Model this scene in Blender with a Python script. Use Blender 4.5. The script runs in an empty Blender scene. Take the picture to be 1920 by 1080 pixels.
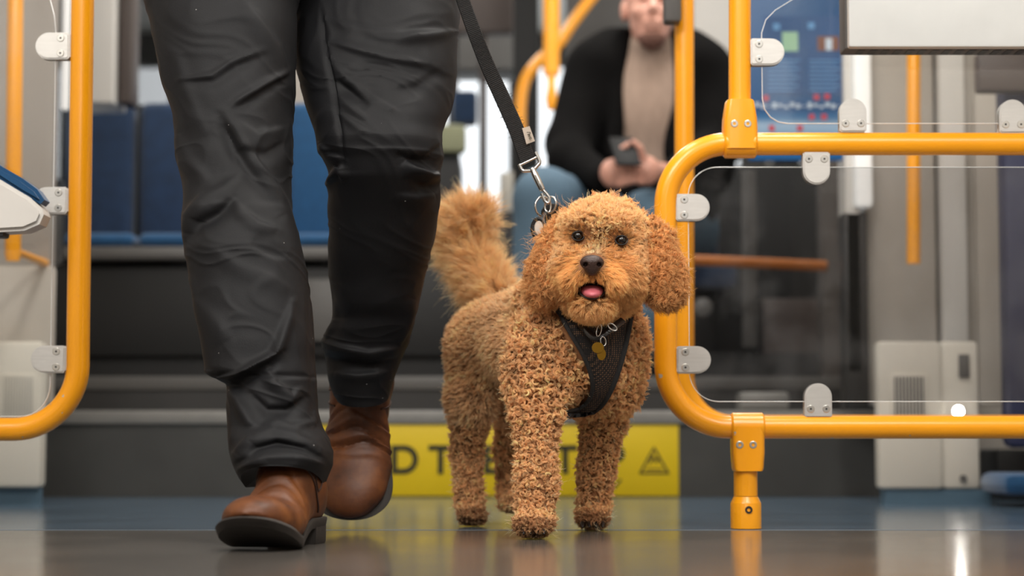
import bpy, bmesh, math, random
import numpy as np
from mathutils import Vector, Matrix, Euler
from mathutils.bvhtree import BVHTree
random.seed(7); RNG = np.random.default_rng(7)
S = bpy.context.scene; COL = S.collection
PI = math.pi; R = math.radians

# ------------------------------------------------------------------ camera
F_PX = 3733.0; HOR = 830.0; H = 0.139
TH = math.atan((HOR-540)/F_PX)
cd = bpy.data.cameras.new('camera'); cam = bpy.data.objects.new('camera', cd); COL.objects.link(cam)
cam.location = (0, 0, H); cam.rotation_euler = (PI/2+TH, 0, 0)
cd.sensor_width = 36; cd.lens = F_PX/1920*36; cd.clip_start = .05; cd.clip_end = 100
cd.dof.use_dof = True; cd.dof.focus_distance = 2.93; cd.dof.aperture_fstop = 3.0; cd.dof.aperture_blades = 9
S.camera = cam
# ------------------------------------------------------------------ world, lights, exposure
w = bpy.data.worlds.new('world'); S.world = w; w.use_nodes = True
w.node_tree.nodes['Background'].inputs[0].default_value = (.93, .97, 1, 1)
w.node_tree.nodes['Background'].inputs[1].default_value = 1.5
S.view_settings.view_transform = 'Standard'; S.view_settings.look = 'None'
S.view_settings.gamma = 1; S.view_settings.use_curve_mapping = False
S.view_settings.exposure = 0.12
def area(name, loc, rot, sx, sy, power, col=(1, 1, 1)):
    l = bpy.data.lights.new(name, 'AREA'); l.shape = 'RECTANGLE'; l.size = sx; l.size_y = sy
    l.energy = power; l.color = col
    o = bpy.data.objects.new(name, l); o.location = loc; o.rotation_euler = rot; COL.objects.link(o); return o
WARM = (1, .96, .9)
for yy in (1.2, 3.3, 5.6, 8.0):
    area('ceiling_lamp', (-.45, yy, 2.26), (0, 0, 0), .28, 1.3, 15, WARM)
    area('ceiling_lamp', (.55, yy, 2.26), (0, 0, 0), .28, 1.3, 22, WARM)
area('added_overhead_light', (-1.0, .9, 2.12), (R(52), 0, R(-28)), 1.2, .8, 44, (1, .97, .93))  # added key light near the ceiling, aimed at the dog, no doorway
area('added_overhead_light', (1.0, 1.1, 2.14), (R(52), 0, R(28)), 1.2, .8, 24, (1, .98, .96))  # weaker added light on the right, also hung near the ceiling
area('rear_fill_light', (-.2, -1.8, 1.7), (R(70), 0, 0), 1.8, 1.0, 12, (1, .97, .93))  # unseen area light behind the camera, fills the scene from the front

# ------------------------------------------------------------------ pixel helpers (design time only: give metres)
FW = Vector((0, math.cos(TH), math.sin(TH))); UP = Vector((0, -math.sin(TH), math.cos(TH)))
def ray(px, py):
    return Vector(((px-960)/F_PX, 0, 0)) + UP*((540-py)/F_PX) + FW
def P(px, py, Y):
    d = ray(px, py); return Vector((0, 0, H)) + d*(Y/d.y)
def PZ(px, py, z=0.0):
    d = ray(px, py); return Vector((0, 0, H)) + d*((z-H)/d.z)
def M(px, Y): return px*Y/F_PX          # pixels -> metres at depth Y
def toPx(v):
    q = np.asarray(v, float) - np.array([0, 0, H])
    dp = q[..., 1]*FW.y + q[..., 2]*FW.z
    return 960+F_PX*q[..., 0]/dp, 540-F_PX*(q[..., 1]*UP.y+q[..., 2]*UP.z)/dp

# ------------------------------------------------------------------ materials
def srgb(r, g, b):
    f = lambda c: (c/255/12.92) if c/255 <= .04045 else ((c/255+.055)/1.055)**2.4
    return (f(r), f(g), f(b), 1)
def mat(name, col, rough=.5, metal=0, var=.06, scale=8, bump=0, bscale=60, stretch=(1, 1, 1), spec=.5, coat=0, sheen=0):
    m = bpy.data.materials.new(name); m.use_nodes = True; n = m.node_tree.nodes; L = m.node_tree.links
    b = n['Principled BSDF']; b.inputs['Roughness'].default_value = rough; b.inputs['Metallic'].default_value = metal
    b.inputs['Specular IOR Level'].default_value = spec; b.inputs['Coat Weight'].default_value = coat
    b.inputs['Sheen Weight'].default_value = sheen
    tc = n.new('ShaderNodeTexCoord'); mp = n.new('ShaderNodeMapping'); mp.inputs['Scale'].default_value = stretch
    L.new(tc.outputs['Object'], mp.inputs[0])
    nz = n.new('ShaderNodeTexNoise'); nz.inputs['Scale'].default_value = scale; nz.inputs['Detail'].default_value = 5
    L.new(mp.outputs[0], nz.inputs['Vector'])
    mr = n.new('ShaderNodeMapRange'); mr.inputs[1].default_value = .3; mr.inputs[2].default_value = .7
    mr.inputs[3].default_value = 1-var; mr.inputs[4].default_value = 1+var; L.new(nz.outputs[0], mr.inputs[0])
    vm = n.new('ShaderNodeVectorMath'); vm.operation = 'SCALE'; vm.inputs[0].default_value = col[:3]
    L.new(mr.outputs[0], vm.inputs['Scale']); L.new(vm.outputs[0], b.inputs['Base Color'])
    if bump:
        n2 = n.new('ShaderNodeTexNoise'); n2.inputs['Scale'].default_value = bscale; n2.inputs['Detail'].default_value = 4
        L.new(mp.outputs[0], n2.inputs['Vector'])
        bp = n.new('ShaderNodeBump'); bp.inputs['Strength'].default_value = bump; bp.inputs['Distance'].default_value = .002
        L.new(n2.outputs[0], bp.inputs['Height']); L.new(bp.outputs[0], b.inputs['Normal'])
    m['_c'] = 1
    return m
def chipped_yellow():
    m = mat('yellow_powder_coat', srgb(252, 166, 20), .28, 0, .04, 5, .05, 250, spec=.5, coat=.15)
    n = m.node_tree.nodes; L = m.node_tree.links; b = n['Principled BSDF']
    tc = n.new('ShaderNodeTexCoord'); v = n.new('ShaderNodeTexNoise'); v.inputs['Scale'].default_value = 62
    v.inputs['Detail'].default_value = 2
    L.new(tc.outputs['Object'], v.inputs['Vector'])
    big = n.new('ShaderNodeTexNoise'); big.inputs['Scale'].default_value = 3.1; L.new(tc.outputs['Object'], big.inputs['Vector'])
    sx = n.new('ShaderNodeSeparateXYZ'); L.new(tc.outputs['Object'], sx.inputs[0])
    hz = n.new('ShaderNodeMapRange'); hz.inputs[1].default_value = .26; hz.inputs[2].default_value = .34
    hz.inputs[3].default_value = 0; hz.inputs[4].default_value = .2; L.new(sx.outputs[2], hz.inputs[0])
    a = n.new('ShaderNodeMath'); a.operation = 'MULTIPLY_ADD'; L.new(big.outputs[0], a.inputs[0]); a.inputs[1].default_value = .25
    L.new(v.outputs[0], a.inputs[2])
    s2 = n.new('ShaderNodeMath'); s2.operation = 'SUBTRACT'; L.new(a.outputs[0], s2.inputs[0]); L.new(hz.outputs[0], s2.inputs[1])
    st = n.new('ShaderNodeMapRange'); st.inputs[1].default_value = .855; st.inputs[2].default_value = .87; L.new(s2.outputs[0], st.inputs[0])
    mx = n.new('ShaderNodeMixRGB'); old = b.inputs['Base Color'].links[0].from_socket
    L.new(st.outputs[0], mx.inputs[0]); L.new(old, mx.inputs[1]); mx.inputs[2].default_value = srgb(190, 180, 165)
    L.new(mx.outputs[0], b.inputs['Base Color']); return m
YEL = chipped_yellow()
STEEL = mat('brushed_steel', srgb(200, 197, 192), .42, .6, .04, 30, .15, 200, (1, 1, 12))
SCREW = mat('screw_steel', srgb(215, 212, 205), .3, .8)
HOLE = mat('screw_socket', srgb(30, 28, 26), .7)
BEIGE = mat('warm_grey_panel', srgb(184, 176, 166), .5, 0, .03, 2)
BEIGE2 = mat('pale_panel', srgb(214, 210, 204), .45, 0, .03, 2)
WHITE = mat('white_panel', srgb(226, 224, 218), .4, 0, .02, 3)
CREAM = mat('cream_cabinet', srgb(212, 206, 194), .45, 0, .03, 3)
DARK = mat('dark_laminate', srgb(44, 43, 42), .45, 0, .12, 6, .1, 40)
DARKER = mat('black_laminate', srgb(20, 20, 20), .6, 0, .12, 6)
GREYP = mat('mid_grey_panel', srgb(88, 86, 84), .5, 0, .06, 4)
BROWN = mat('dark_brown_trim', srgb(78, 68, 64), .5, 0, .06, 4)
RISER = mat('grey_riser_rubber', srgb(62, 62, 60), .55, 0, .14, 7, .2, 80)
NOSE = mat('aluminium_nosing', srgb(136, 134, 130), .45, .2, .05, 20)
SEATF = mat('blue_seat_fabric', srgb(22, 46, 76), .9, 0, .18, 22, .4, 300, sheen=.3)
SEATB = mat('bright_blue_fabric', srgb(18, 72, 114), .9, 0, .1, 40, .4, 400, sheen=.3)
NAVY = mat('navy_panel', srgb(44, 48, 78), .6, 0, .1, 5)
BLUEK = mat('blue_plinth_vinyl', srgb(78, 104, 122), .5, 0, .1, 6)
SIGNY = mat('yellow_sign_vinyl', srgb(228, 196, 16), .45, 0, .03, 6)
INK = mat('black_ink', srgb(48, 46, 20), .6)
RUB = mat('black_rubber', srgb(34, 31, 29), .6, 0, .15, 30, .3, 90)
BLACK = mat('black_plastic', srgb(22, 22, 24), .45)

def floor_mat():
    m = bpy.data.materials.new('floor_vinyl'); m.use_nodes = True; n = m.node_tree.nodes; L = m.node_tree.links
    b = n['Principled BSDF']; tc = n.new('ShaderNodeTexCoord')
    nz = n.new('ShaderNodeTexNoise'); nz.inputs['Scale'].default_value = 3; nz.inputs['Detail'].default_value = 6; L.new(tc.outputs['Object'], nz.inputs['Vector'])
    sp = n.new('ShaderNodeTexNoise'); sp.inputs['Scale'].default_value = 240; sp.inputs['Detail'].default_value = 2; L.new(tc.outputs['Object'], sp.inputs['Vector'])
    mx = n.new('ShaderNodeMixRGB'); L.new(nz.outputs[0], mx.inputs[0]); mx.inputs[1].default_value = srgb(78, 74, 70); mx.inputs[2].default_value = srgb(98, 93, 88)
    fl = n.new('ShaderNodeMapRange'); fl.inputs[1].default_value = .66; fl.inputs[2].default_value = .72; L.new(sp.outputs[0], fl.inputs[0])
    m2 = n.new('ShaderNodeMixRGB'); L.new(fl.outputs[0], m2.inputs[0]); L.new(mx.outputs[0], m2.inputs[1]); m2.inputs[2].default_value = srgb(150, 146, 138)
    L.new(m2.outputs[0], b.inputs['Base Color'])
    rr = n.new('ShaderNodeMapRange'); rr.inputs[3].default_value = .10; rr.inputs[4].default_value = .2; L.new(nz.outputs[0], rr.inputs[0]); L.new(rr.outputs[0], b.inputs['Roughness'])
    bn = n.new('ShaderNodeTexNoise'); bn.inputs['Scale'].default_value = 55; bn.inputs['Detail'].default_value = 3; L.new(tc.outputs['Object'], bn.inputs['Vector'])
    bp = n.new('ShaderNodeBump'); bp.inputs['Strength'].default_value = .07; bp.inputs['Distance'].default_value = .0012
    L.new(bn.outputs[0], bp.inputs['Height']); L.new(bp.outputs[0], b.inputs['Normal']); b.inputs['Specular IOR Level'].default_value = .5
    return m
def blue_floor_mat():
    m = mat('blue_floor_vinyl', srgb(74, 92, 108), .16, 0, .12, 4, .06, 55); return m
FLOORM = floor_mat(); BLUEF = blue_floor_mat()

def glass_mat(name, tint, refl=1.45):
    m = bpy.data.materials.new(name); m.use_nodes = True; n = m.node_tree.nodes; L = m.node_tree.links
    n.remove(n['Principled BSDF']); out = n['Material Output']
    t = n.new('ShaderNodeBsdfTransparent'); t.inputs[0].default_value = (*tint, 1)
    g = n.new('ShaderNodeBsdfGlossy'); g.inputs['Roughness'].default_value = .02
    d = n.new('ShaderNodeBsdfDiffuse'); d.inputs[0].default_value = (.7, .7, .7, 1)
    tc = n.new('ShaderNodeTexCoord'); nz = n.new('ShaderNodeTexNoise'); nz.inputs['Scale'].default_value = 9; nz.inputs['Detail'].default_value = 8
    L.new(tc.outputs['Object'], nz.inputs['Vector'])
    mr = n.new('ShaderNodeMapRange'); mr.inputs[1].default_value = .48; mr.inputs[2].default_value = .75; mr.inputs[3].default_value = 0.004; mr.inputs[4].default_value = .05
    L.new(nz.outputs[0], mr.inputs[0])
    a = n.new('ShaderNodeMixShader'); L.new(mr.outputs[0], a.inputs[0]); L.new(t.outputs[0], a.inputs[1]); L.new(d.outputs[0], a.inputs[2])
    f = n.new('ShaderNodeFresnel'); f.inputs[0].default_value = refl
    k = n.new('ShaderNodeMixShader'); L.new(f.outputs[0], k.inputs[0]); L.new(a.outputs[0], k.inputs[1]); L.new(g.outputs[0], k.inputs[2])
    L.new(k.outputs[0], out.inputs[0]); return m
GLASS = glass_mat('clear_panel_glass', (.97, .975, .97))
GLASST = glass_mat('smoked_panel_glass', (.84, .84, .84))
EDGE = mat('glass_edge_highlight', srgb(238, 242, 242), .2, .0, spec=.8)  # near-white colour paints the bright highlight along the glass rim
WINGL = glass_mat('window_glass', (.98, .99, .98))

# ------------------------------------------------------------------ object helpers
def setp(o, label=None, cat=None, group=None, kind=None):
    if label: o['label'] = label
    if cat: o['category'] = cat
    if group: o['group'] = group
    if kind: o['kind'] = kind
    return o
def obj(name, bm_or_me, m, parent=None, smooth=True, at=None):
    if isinstance(bm_or_me, bmesh.types.BMesh):
        me = bpy.data.meshes.new(name); bm_or_me.normal_update(); bm_or_me.to_mesh(me); bm_or_me.free()
    else: me = bm_or_me
    if smooth:
        me.polygons.foreach_set('use_smooth', [True]*len(me.polygons))
        try: me.set_sharp_from_angle(angle=R(38))
        except Exception: pass
    ms = m if isinstance(m, (list, tuple)) else [m]
    for x in ms: me.materials.append(x)
    o = bpy.data.objects.new(name, me); COL.objects.link(o)
    if parent is not None:
        o.parent = parent; root = parent; loc = Vector()
        while root is not None: loc += root.location; root = root.parent
        me.transform(Matrix.Translation(-loc))
    elif at is not None:
        o.location = at; me.transform(Matrix.Translation(-Vector(at)))
    return o
def empty(name, loc, label=None, cat=None, group=None, kind=None):
    o = bpy.data.objects.new(name, None); COL.objects.link(o); o.location = loc; o.empty_display_size = .1
    return setp(o, label, cat, group, kind)
def new(): return bmesh.new()
def box(bm, x0, x1, y0, y1, z0, z1, bev=0, seg=2):
    g = bmesh.ops.create_cube(bm, size=1)
    for v in g['verts']:
        v.co = Vector(((x0+x1)/2+v.co.x*(x1-x0), (y0+y1)/2+v.co.y*(y1-y0), (z0+z1)/2+v.co.z*(z1-z0)))
    if bev:
        es = list({e for v in g['verts'] for e in v.link_edges})
        bmesh.ops.bevel(bm, geom=es, offset=bev, segments=seg, affect='EDGES', profile=.5)
    return bm
def pbox(bm, x0, y0, x1, y1, Y, t, bev=0):
    """box whose front face covers the given outline at depth Y, t metres thick"""
    a = P(x0, y1, Y); b = P(x1, y0, Y)
    return box(bm, a.x, b.x, Y, Y+t, a.z, b.z, bev)
def catmull(pts, n):
    pts = [Vector(p) for p in pts]; out = []
    q = [pts[0]*2-pts[1]]+pts+[pts[-1]*2-pts[-2]]
    for i in range(1, len(q)-2):
        for k in range(n):
            t = k/n; a, b, c, d = q[i-1], q[i], q[i+1], q[i+2]
            out.append(.5*((2*b)+(c-a)*t+(2*a-5*b+4*c-d)*t*t+(3*b-a-3*c+d)*t**3))
    out.append(pts[-1]); return out
def tube(bm, pts, r, seg=16, closed=False, cap=True, flat=None):
    pts = [Vector(p) for p in pts]; n = len(pts); rings = []
    rr = r if isinstance(r, (list, tuple)) else [r]*n
    prev = None
    for i, p in enumerate(pts):
        if closed: t = pts[(i+1) % n]-pts[i-1]
        else: t = pts[min(i+1, n-1)]-pts[max(i-1, 0)]
        t.normalize()
        if prev is None:
            u = Vector((0, 1, 0)) if abs(t.y) < .9 else Vector((1, 0, 0)); u = (u-t*u.dot(t)).normalized()
        else: u = (prev-t*prev.dot(t)).normalized()
        prev = u; v = t.cross(u)
        fx, fy = flat if flat else (1, 1)
        rings.append([bm.verts.new(p+(u*math.cos(2*PI*k/seg)*fx+v*math.sin(2*PI*k/seg)*fy)*rr[i]) for k in range(seg)])
    m_ = n if closed else n-1
    for i in range(m_):
        a = rings[i]; b = rings[(i+1) % n]
        for k in range(seg): bm.faces.new((a[k], a[(k+1) % seg], b[(k+1) % seg], b[k]))
    if cap and not closed:
        bm.faces.new(rings[0][::-1]); bm.faces.new(rings[-1])
    return bm
def lathe(bm, prof, c, axis='z', seg=32):
    """prof = [(radius, height)]"""
    rings = []
    for r, h in prof:
        ring = []
        for k in range(seg):
            a = 2*PI*k/seg; x, y = r*math.cos(a), r*math.sin(a)
            ring.append(bm.verts.new(Vector(c)+(Vector((x, y, h)) if axis == 'z' else Vector((x, h, y)) if axis == 'y' else Vector((h, x, y)))))
        rings.append(ring)
    for a, b in zip(rings, rings[1:]):
        for k in range(seg): bm.faces.new((a[k], a[(k+1) % seg], b[(k+1) % seg], b[k]))
    if prof[0][0] > 0: bm.faces.new(rings[0][::-1])
    if prof[-1][0] > 0: bm.faces.new(rings[-1])
    bmesh.ops.recalc_face_normals(bm, faces=bm.faces); return bm
def prism(bm, outline, y0, y1, bev=0, side_mat=None):
    """extrude an (x,z) outline along y"""
    a = [bm.verts.new((x, y0, z)) for x, z in outline]; b = [bm.verts.new((x, y1, z)) for x, z in outline]
    n = len(a); fa = bm.faces.new(a); fb = bm.faces.new(b[::-1])
    for i in range(n):
        f = bm.faces.new((a[i], b[i], b[(i+1) % n], a[(i+1) % n]))
        if side_mat is not None: f.material_index = side_mat
    bmesh.ops.recalc_face_normals(bm, faces=bm.faces)
    if bev:
        bmesh.ops.bevel(bm, geom=list(fa.edges)+list(fb.edges), offset=bev, segments=2, affect='EDGES')
    return bm
def rrect(x0, x1, z0, z1, r, n=10, corners=(1, 1, 1, 1)):
    out = []
    for (cx, cz, a0, on) in ((x1-r, z1-r, 0, corners[0]), (x0+r, z1-r, 90, corners[1]), (x0+r, z0+r, 180, corners[2]), (x1-r, z0+r, 270, corners[3])):
        if on:
            for k in range(n+1):
                a = R(a0+90*k/n); out.append((cx+r*math.cos(a), cz+r*math.sin(a)))
        else:
            sx = 1 if cx > (x0+x1)/2 else -1; sz = 1 if cz > (z0+z1)/2 else -1
            out.append((cx+sx*r, cz+sz*r))
    return out
# --- signed-distance modelling: one continuous smooth skin
class SDF:
    def __init__(s, lo, hi, h):
        s.h = h; s.lo = np.array(lo, float); n = np.ceil((np.array(hi)-s.lo)/h).astype(int)+1
        s.ax = [s.lo[i]+h*np.arange(n[i]) for i in range(3)]; s.F = np.full(n, 9.0, np.float32)
    def _sub(s, lo, hi):
        sl = []
        for i in range(3):
            a = int(max(0, np.floor((lo[i]-s.lo[i])/s.h))); b = int(min(len(s.ax[i]), np.ceil((hi[i]-s.lo[i])/s.h)+1)); sl.append(slice(a, max(a, b)))
        sl = tuple(sl); G = np.meshgrid(s.ax[0][sl[0]], s.ax[1][sl[1]], s.ax[2][sl[2]], indexing='ij'); return sl, G
    def _mix(s, sl, d, k, sub):
        A = s.F[sl]
        if sub:
            d = -d; hh = np.clip(.5-.5*(A-d)/k, 0, 1); s.F[sl] = A*(1-hh)+d*hh+k*hh*(1-hh)
        else:
            hh = np.clip(.5+.5*(A-d)/k, 0, 1); s.F[sl] = A*(1-hh)+d*hh-k*hh*(1-hh)
    def cone(s, a, b, ra, rb, k=.01, sub=False, sq=None):
        a = np.array(a, float); b = np.array(b, float); m = max(ra, rb)+k*2+s.h*3
        sl, G = s._sub(np.minimum(a, b)-m, np.maximum(a, b)+m)
        ba = b-a; L = (ba@ba)+1e-12
        t = np.clip(((G[0]-a[0])*ba[0]+(G[1]-a[1])*ba[1]+(G[2]-a[2])*ba[2])/L, 0, 1)
        d = np.sqrt((G[0]-a[0]-t*ba[0])**2+(G[1]-a[1]-t*ba[1])**2+(G[2]-a[2]-t*ba[2])**2)-(ra+(rb-ra)*t)
        s._mix(sl, d, k, sub)
    def ell(s, c, r, k=.01, rot=None, sub=False):
        c = np.array(c, float); m = max(r)+k*2+s.h*3; sl, G = s._sub(c-m, c+m)
        X = [G[i]-c[i] for i in range(3)]
        if rot is not None:
            Rm = np.array(Euler(rot).to_matrix()).T; X = [Rm[i, 0]*X[0]+Rm[i, 1]*X[1]+Rm[i, 2]*X[2] for i in range(3)]
        k0 = np.sqrt(sum((X[i]/r[i])**2 for i in range(3))); k1 = np.sqrt(sum((X[i]/r[i]**2)**2 for i in range(3)))+1e-9
        s._mix(sl, k0*(k0-1)/k1, k, sub)
    def chain(s, pts, k=.01):
        for (a, ra), (b, rb) in zip(pts, pts[1:]): s.cone(a, b, ra, rb, k)
    def mesh(s, name='m'):
        F = s.F; I = F < 0; nx, ny, nz = F.shape
        cs = [(i, j, k) for i in (0, 1) for j in (0, 1) for k in (0, 1)]
        sh = lambda A, c: A[c[0]:nx-1+c[0], c[1]:ny-1+c[1], c[2]:nz-1+c[2]]
        cnt = sum(sh(I, c).astype(np.int8) for c in cs); act = (cnt > 0) & (cnt < 8)
        ii = np.argwhere(act); idx = np.full(act.shape, -1, np.int64); idx[act] = np.arange(len(ii))
        acc = np.zeros((len(ii), 3)); num = np.zeros(len(ii)); val = {c: sh(F, c)[act] for c in cs}
        for c in cs:
            for ax in range(3):
                if c[ax] == 0:
                    d = list(c); d[ax] = 1; d = tuple(d); fa, fb = val[c], val[d]; m = (fa < 0) != (fb < 0)
                    t = np.where(m, fa/np.where(m, fa-fb, 1), 0); p = np.array(c, float)[None]+np.eye(3)[ax][None]*t[:, None]
                    acc[m] += p[m]; num[m] += 1
        V = s.lo+(ii+acc/num[:, None])*s.h; Q = []
        for ax in range(3):
            a0 = [slice(1, -1)]*3; a1 = list(a0); a0[ax] = slice(0, -1); a1[ax] = slice(1, None)
            A = I[tuple(a0)]; B = I[tuple(a1)]; ch = np.argwhere(A != B)
            if not len(ch): continue
            inside = A[tuple(ch.T)]; off = np.ones(3, int); off[ax] = 0; e = ch+off
            u, v = [(1, 2), (2, 0), (0, 1)][ax]; du = np.eye(3, dtype=int)[u]; dv = np.eye(3, dtype=int)[v]
            q = np.stack([idx[tuple((e-du-dv).T)], idx[tuple((e-dv).T)], idx[tuple(e.T)], idx[tuple((e-du).T)]], 1)
            q[~inside] = q[~inside][:, ::-1]; Q.append(q)
        Q = np.concatenate(Q); me = bpy.data.meshes.new(name)
        me.from_pydata(V.tolist(), [], Q.tolist()); me.update(); return me
def relax(me, it=2, f=.5):
    bm = bmesh.new(); bm.from_mesh(me)
    for _ in range(it): bmesh.ops.smooth_vert(bm, verts=bm.verts, factor=f, use_axis_x=True, use_axis_y=True, use_axis_z=True)
    bm.to_mesh(me); bm.free(); me.update(); return me

# ================================================================== SETTING
Y_STEP = PZ(960, 932).y; Y_BLUE = PZ(960, 994).y
bm = new(); box(bm, -1.47, 1.36, -3, Y_BLUE, -.05, 0); setp(obj('floor', bm, FLOORM, smooth=False), kind='structure')
bm = new(); box(bm, -1.47, 1.36, Y_BLUE, 10.5, -.05, -.0003); setp(obj('floor', bm, BLUEF, smooth=False), kind='structure')
bm = new(); box(bm, -1.47, 1.36, Y_BLUE-.004, Y_BLUE+.004, -.01, .0006); setp(obj('trim_1', bm, mat('floor_weld', srgb(104, 118, 130), .3), smooth=False), kind='structure')
bm = new(); box(bm, -1.5, 1.4, -3, 10.5, 2.3, 2.36); setp(obj('ceiling', bm, WHITE, smooth=False), kind='structure')
def window_wall(name, x, t, spans, y0=-3, y1=10.5, zs=.95, zt=1.95):
    bm = new(); box(bm, x, x+t, y0, y1, -.05, zs); box(bm, x, x+t, y0, y1, zt, 2.3)
    c = y0
    for a, b in spans:
        box(bm, x, x+t, c, a, zs, zt); c = b
    box(bm, x, x+t, c, y1, zs, zt); setp(obj(name, bm, BEIGE, smooth=False), kind='structure')
    for i, (a, b) in enumerate(spans):
        bm = new(); xx = x+t/2
        for (ya, yb, za, zb) in ((a, b, zs, zs+.03), (a, b, zt-.03, zt), (a, a+.03, zs, zt), (b-.03, b, zs, zt)):
            box(bm, xx-.025, xx+.025, ya, yb, za, zb)
        fr = setp(obj('window_%d' % (i+1), bm, BLACK, smooth=False), kind='structure')
        bm = new(); box(bm, xx-.004, xx+.004, a+.03, b-.03, zs+.03, zt-.03); obj('pane', bm, WINGL, fr, smooth=False)
window_wall('wall_left', -1.50, .05, [(5.5, 6.55), (6.9, 8.6), (8.9, 10.2)])
window_wall('wall_right', 1.34, .05, [(5.9, 7.2), (7.5, 8.9), (9.1, 10.2)])
# far end wall with big windows
ZR = .40   # raised floor
bm = new(); box(bm, -1.45, 1.34, 10.4, 10.45, 0, 1.2); box(bm, -1.45, 1.34, 10.4, 10.45, 2.12, 2.3)
for a, b in ((-1.45, -1.2), (-.72, -.62), (-.02, .06), (.6, .7), (1.2, 1.34)): box(bm, a, b, 10.4, 10.45, 1.2, 2.12)
setp(obj('wall_back', bm, GREYP, smooth=False), kind='structure')
bm = new(); box(bm, -1.45, 1.34, -3.05, -3, 0, 1.6); box(bm, -1.45, 1.34, -3.05, -3, 2.0, 2.3); setp(obj('wall_front', bm, DARK, smooth=False), kind='structure')

# steps up to the raised seating floor
zt1 = P(960, 770, Y_STEP).z; zn = P(960, 795, Y_STEP).z
bm = new(); box(bm, -1.44, 1.05, Y_STEP, Y_STEP+.36, 0, zn); st = setp(obj('step', bm, RISER, smooth=False, at=(0, Y_STEP, 0)), 'lower grey step with dark riser and yellow warning band', 'step')
bm = new(); box(bm, -1.44, 1.05, Y_STEP-.012, Y_STEP+.348, zn, zt1, .004); obj('nosing', bm, NOSE, st)
Y2 = Y_STEP+.36; z2a = P(960, 731, Y2).z; z2b = P(960, 706, Y2).z
bm = new(); box(bm, -1.44, 1.05, Y2, Y2+.3, 0, z2a); s2 = setp(obj('step', bm, DARK, smooth=False, at=(0, Y2, 0)), 'upper dark step with thin grey nosing below the blue seats', 'step')
bm = new(); box(bm, -1.44, 1.05, Y2-.01, Y2+.3, z2a, z2b, .004); obj('nosing', bm, GREYP, s2)
Y3 = Y2+.3
bm = new(); box(bm, -1.45, 1.34, Y3, 10.4, 0, ZR, 0); setp(obj('floor', bm, DARKER, smooth=False), kind='structure')

# warning band on the riser
a = P(598, 930, Y_STEP); b = P(1272, 796, Y_STEP)
bm = new(); box(bm, a.x, b.x, Y_STEP-.004, Y_STEP-.0005, a.z, b.z, .001)
sg = setp(obj('warning_sign', bm, SIGNY, at=(a.x, Y_STEP, a.z)), 'yellow band reading MIND THE STEP stuck on the step riser', 'sign')
def text(body, name, size, loc, rot, m, parent, ext=.0008, align='CENTER', bold=0):
    c = bpy.data.curves.new(name, 'FONT'); c.body = body; c.size = size; c.extrude = ext; c.align_x = align; c.offset = bold
    o = bpy.data.objects.new(name, c); COL.objects.link(o)
    bpy.context.view_layer.update(); dg = bpy.context.evaluated_depsgraph_get()
    me = bpy.data.meshes.new_from_object(o.evaluated_get(dg)); bpy.data.objects.remove(o)
    me.transform(Matrix.Translation(loc) @ Euler(rot).to_matrix().to_4x4())
    return obj(name, me, m, parent, smooth=False)
lh = M(52, Y_STEP)
for ch, px in (('M', 630), ('I', 670), ('N', 706), ('D', 758), ('T', 826), ('H', 874), ('E', 922), ('S', 1010), ('T', 1060), ('E', 1107), ('P', 1152)):
    p = P(px, 887, Y_STEP-.006); text(ch, 'letter', lh*1.42, p, (PI/2, 0, 0), INK, sg, bold=.0022)
def strip(bm, pts, wd, y, th=.0012):
    for (x0, z0), (x1, z1) in zip(pts, pts[1:]):
        d = Vector((x1-x0, 0, z1-z0)); d.normalize(); n = Vector((-d.z, 0, d.x))*wd/2
        q = [Vector((x0, y, z0))-d*wd*.3+n, Vector((x1, y, z1))+d*wd*.3+n, Vector((x1, y, z1))+d*wd*.3-n, Vector((x0, y, z0))-d*wd*.3-n]
        A = [bm.verts.new(v) for v in q]; B = [bm.verts.new(v+Vector((0, th, 0))) for v in q]
        bm.faces.new(A); bm.faces.new(B[::-1])
        for i in range(4): bm.faces.new((A[i], B[i], B[(i+1) % 4], A[(i+1) % 4]))
    bmesh.ops.recalc_face_normals(bm, faces=bm.faces)
Pk = lambda x, y: (P(x, y, Y_STEP).x, P(x, y, Y_STEP).z)
bm = new(); strip(bm, [Pk(1226, 840), Pk(1253, 887), Pk(1200, 887), Pk(1226, 840)], .005, Y_STEP-.0055)
obj('triangle', bm, INK, sg, smooth=False)
bm = new(); strip(bm, [Pk(1218, 868), Pk(1224, 855), Pk(1230, 866), Pk(1236, 858)], .005, Y_STEP-.0055); strip(bm, [Pk(1212, 880), Pk(1242, 880)], .003, Y_STEP-.0055)
obj('pictogram', bm, INK, sg, smooth=False)
bm = new(); strip(bm, [Pk(1146, 908), Pk(1151, 914), Pk(1163, 900)], .006, Y_STEP-.0055); obj('tick_mark', bm, INK, sg, smooth=False)

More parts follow.
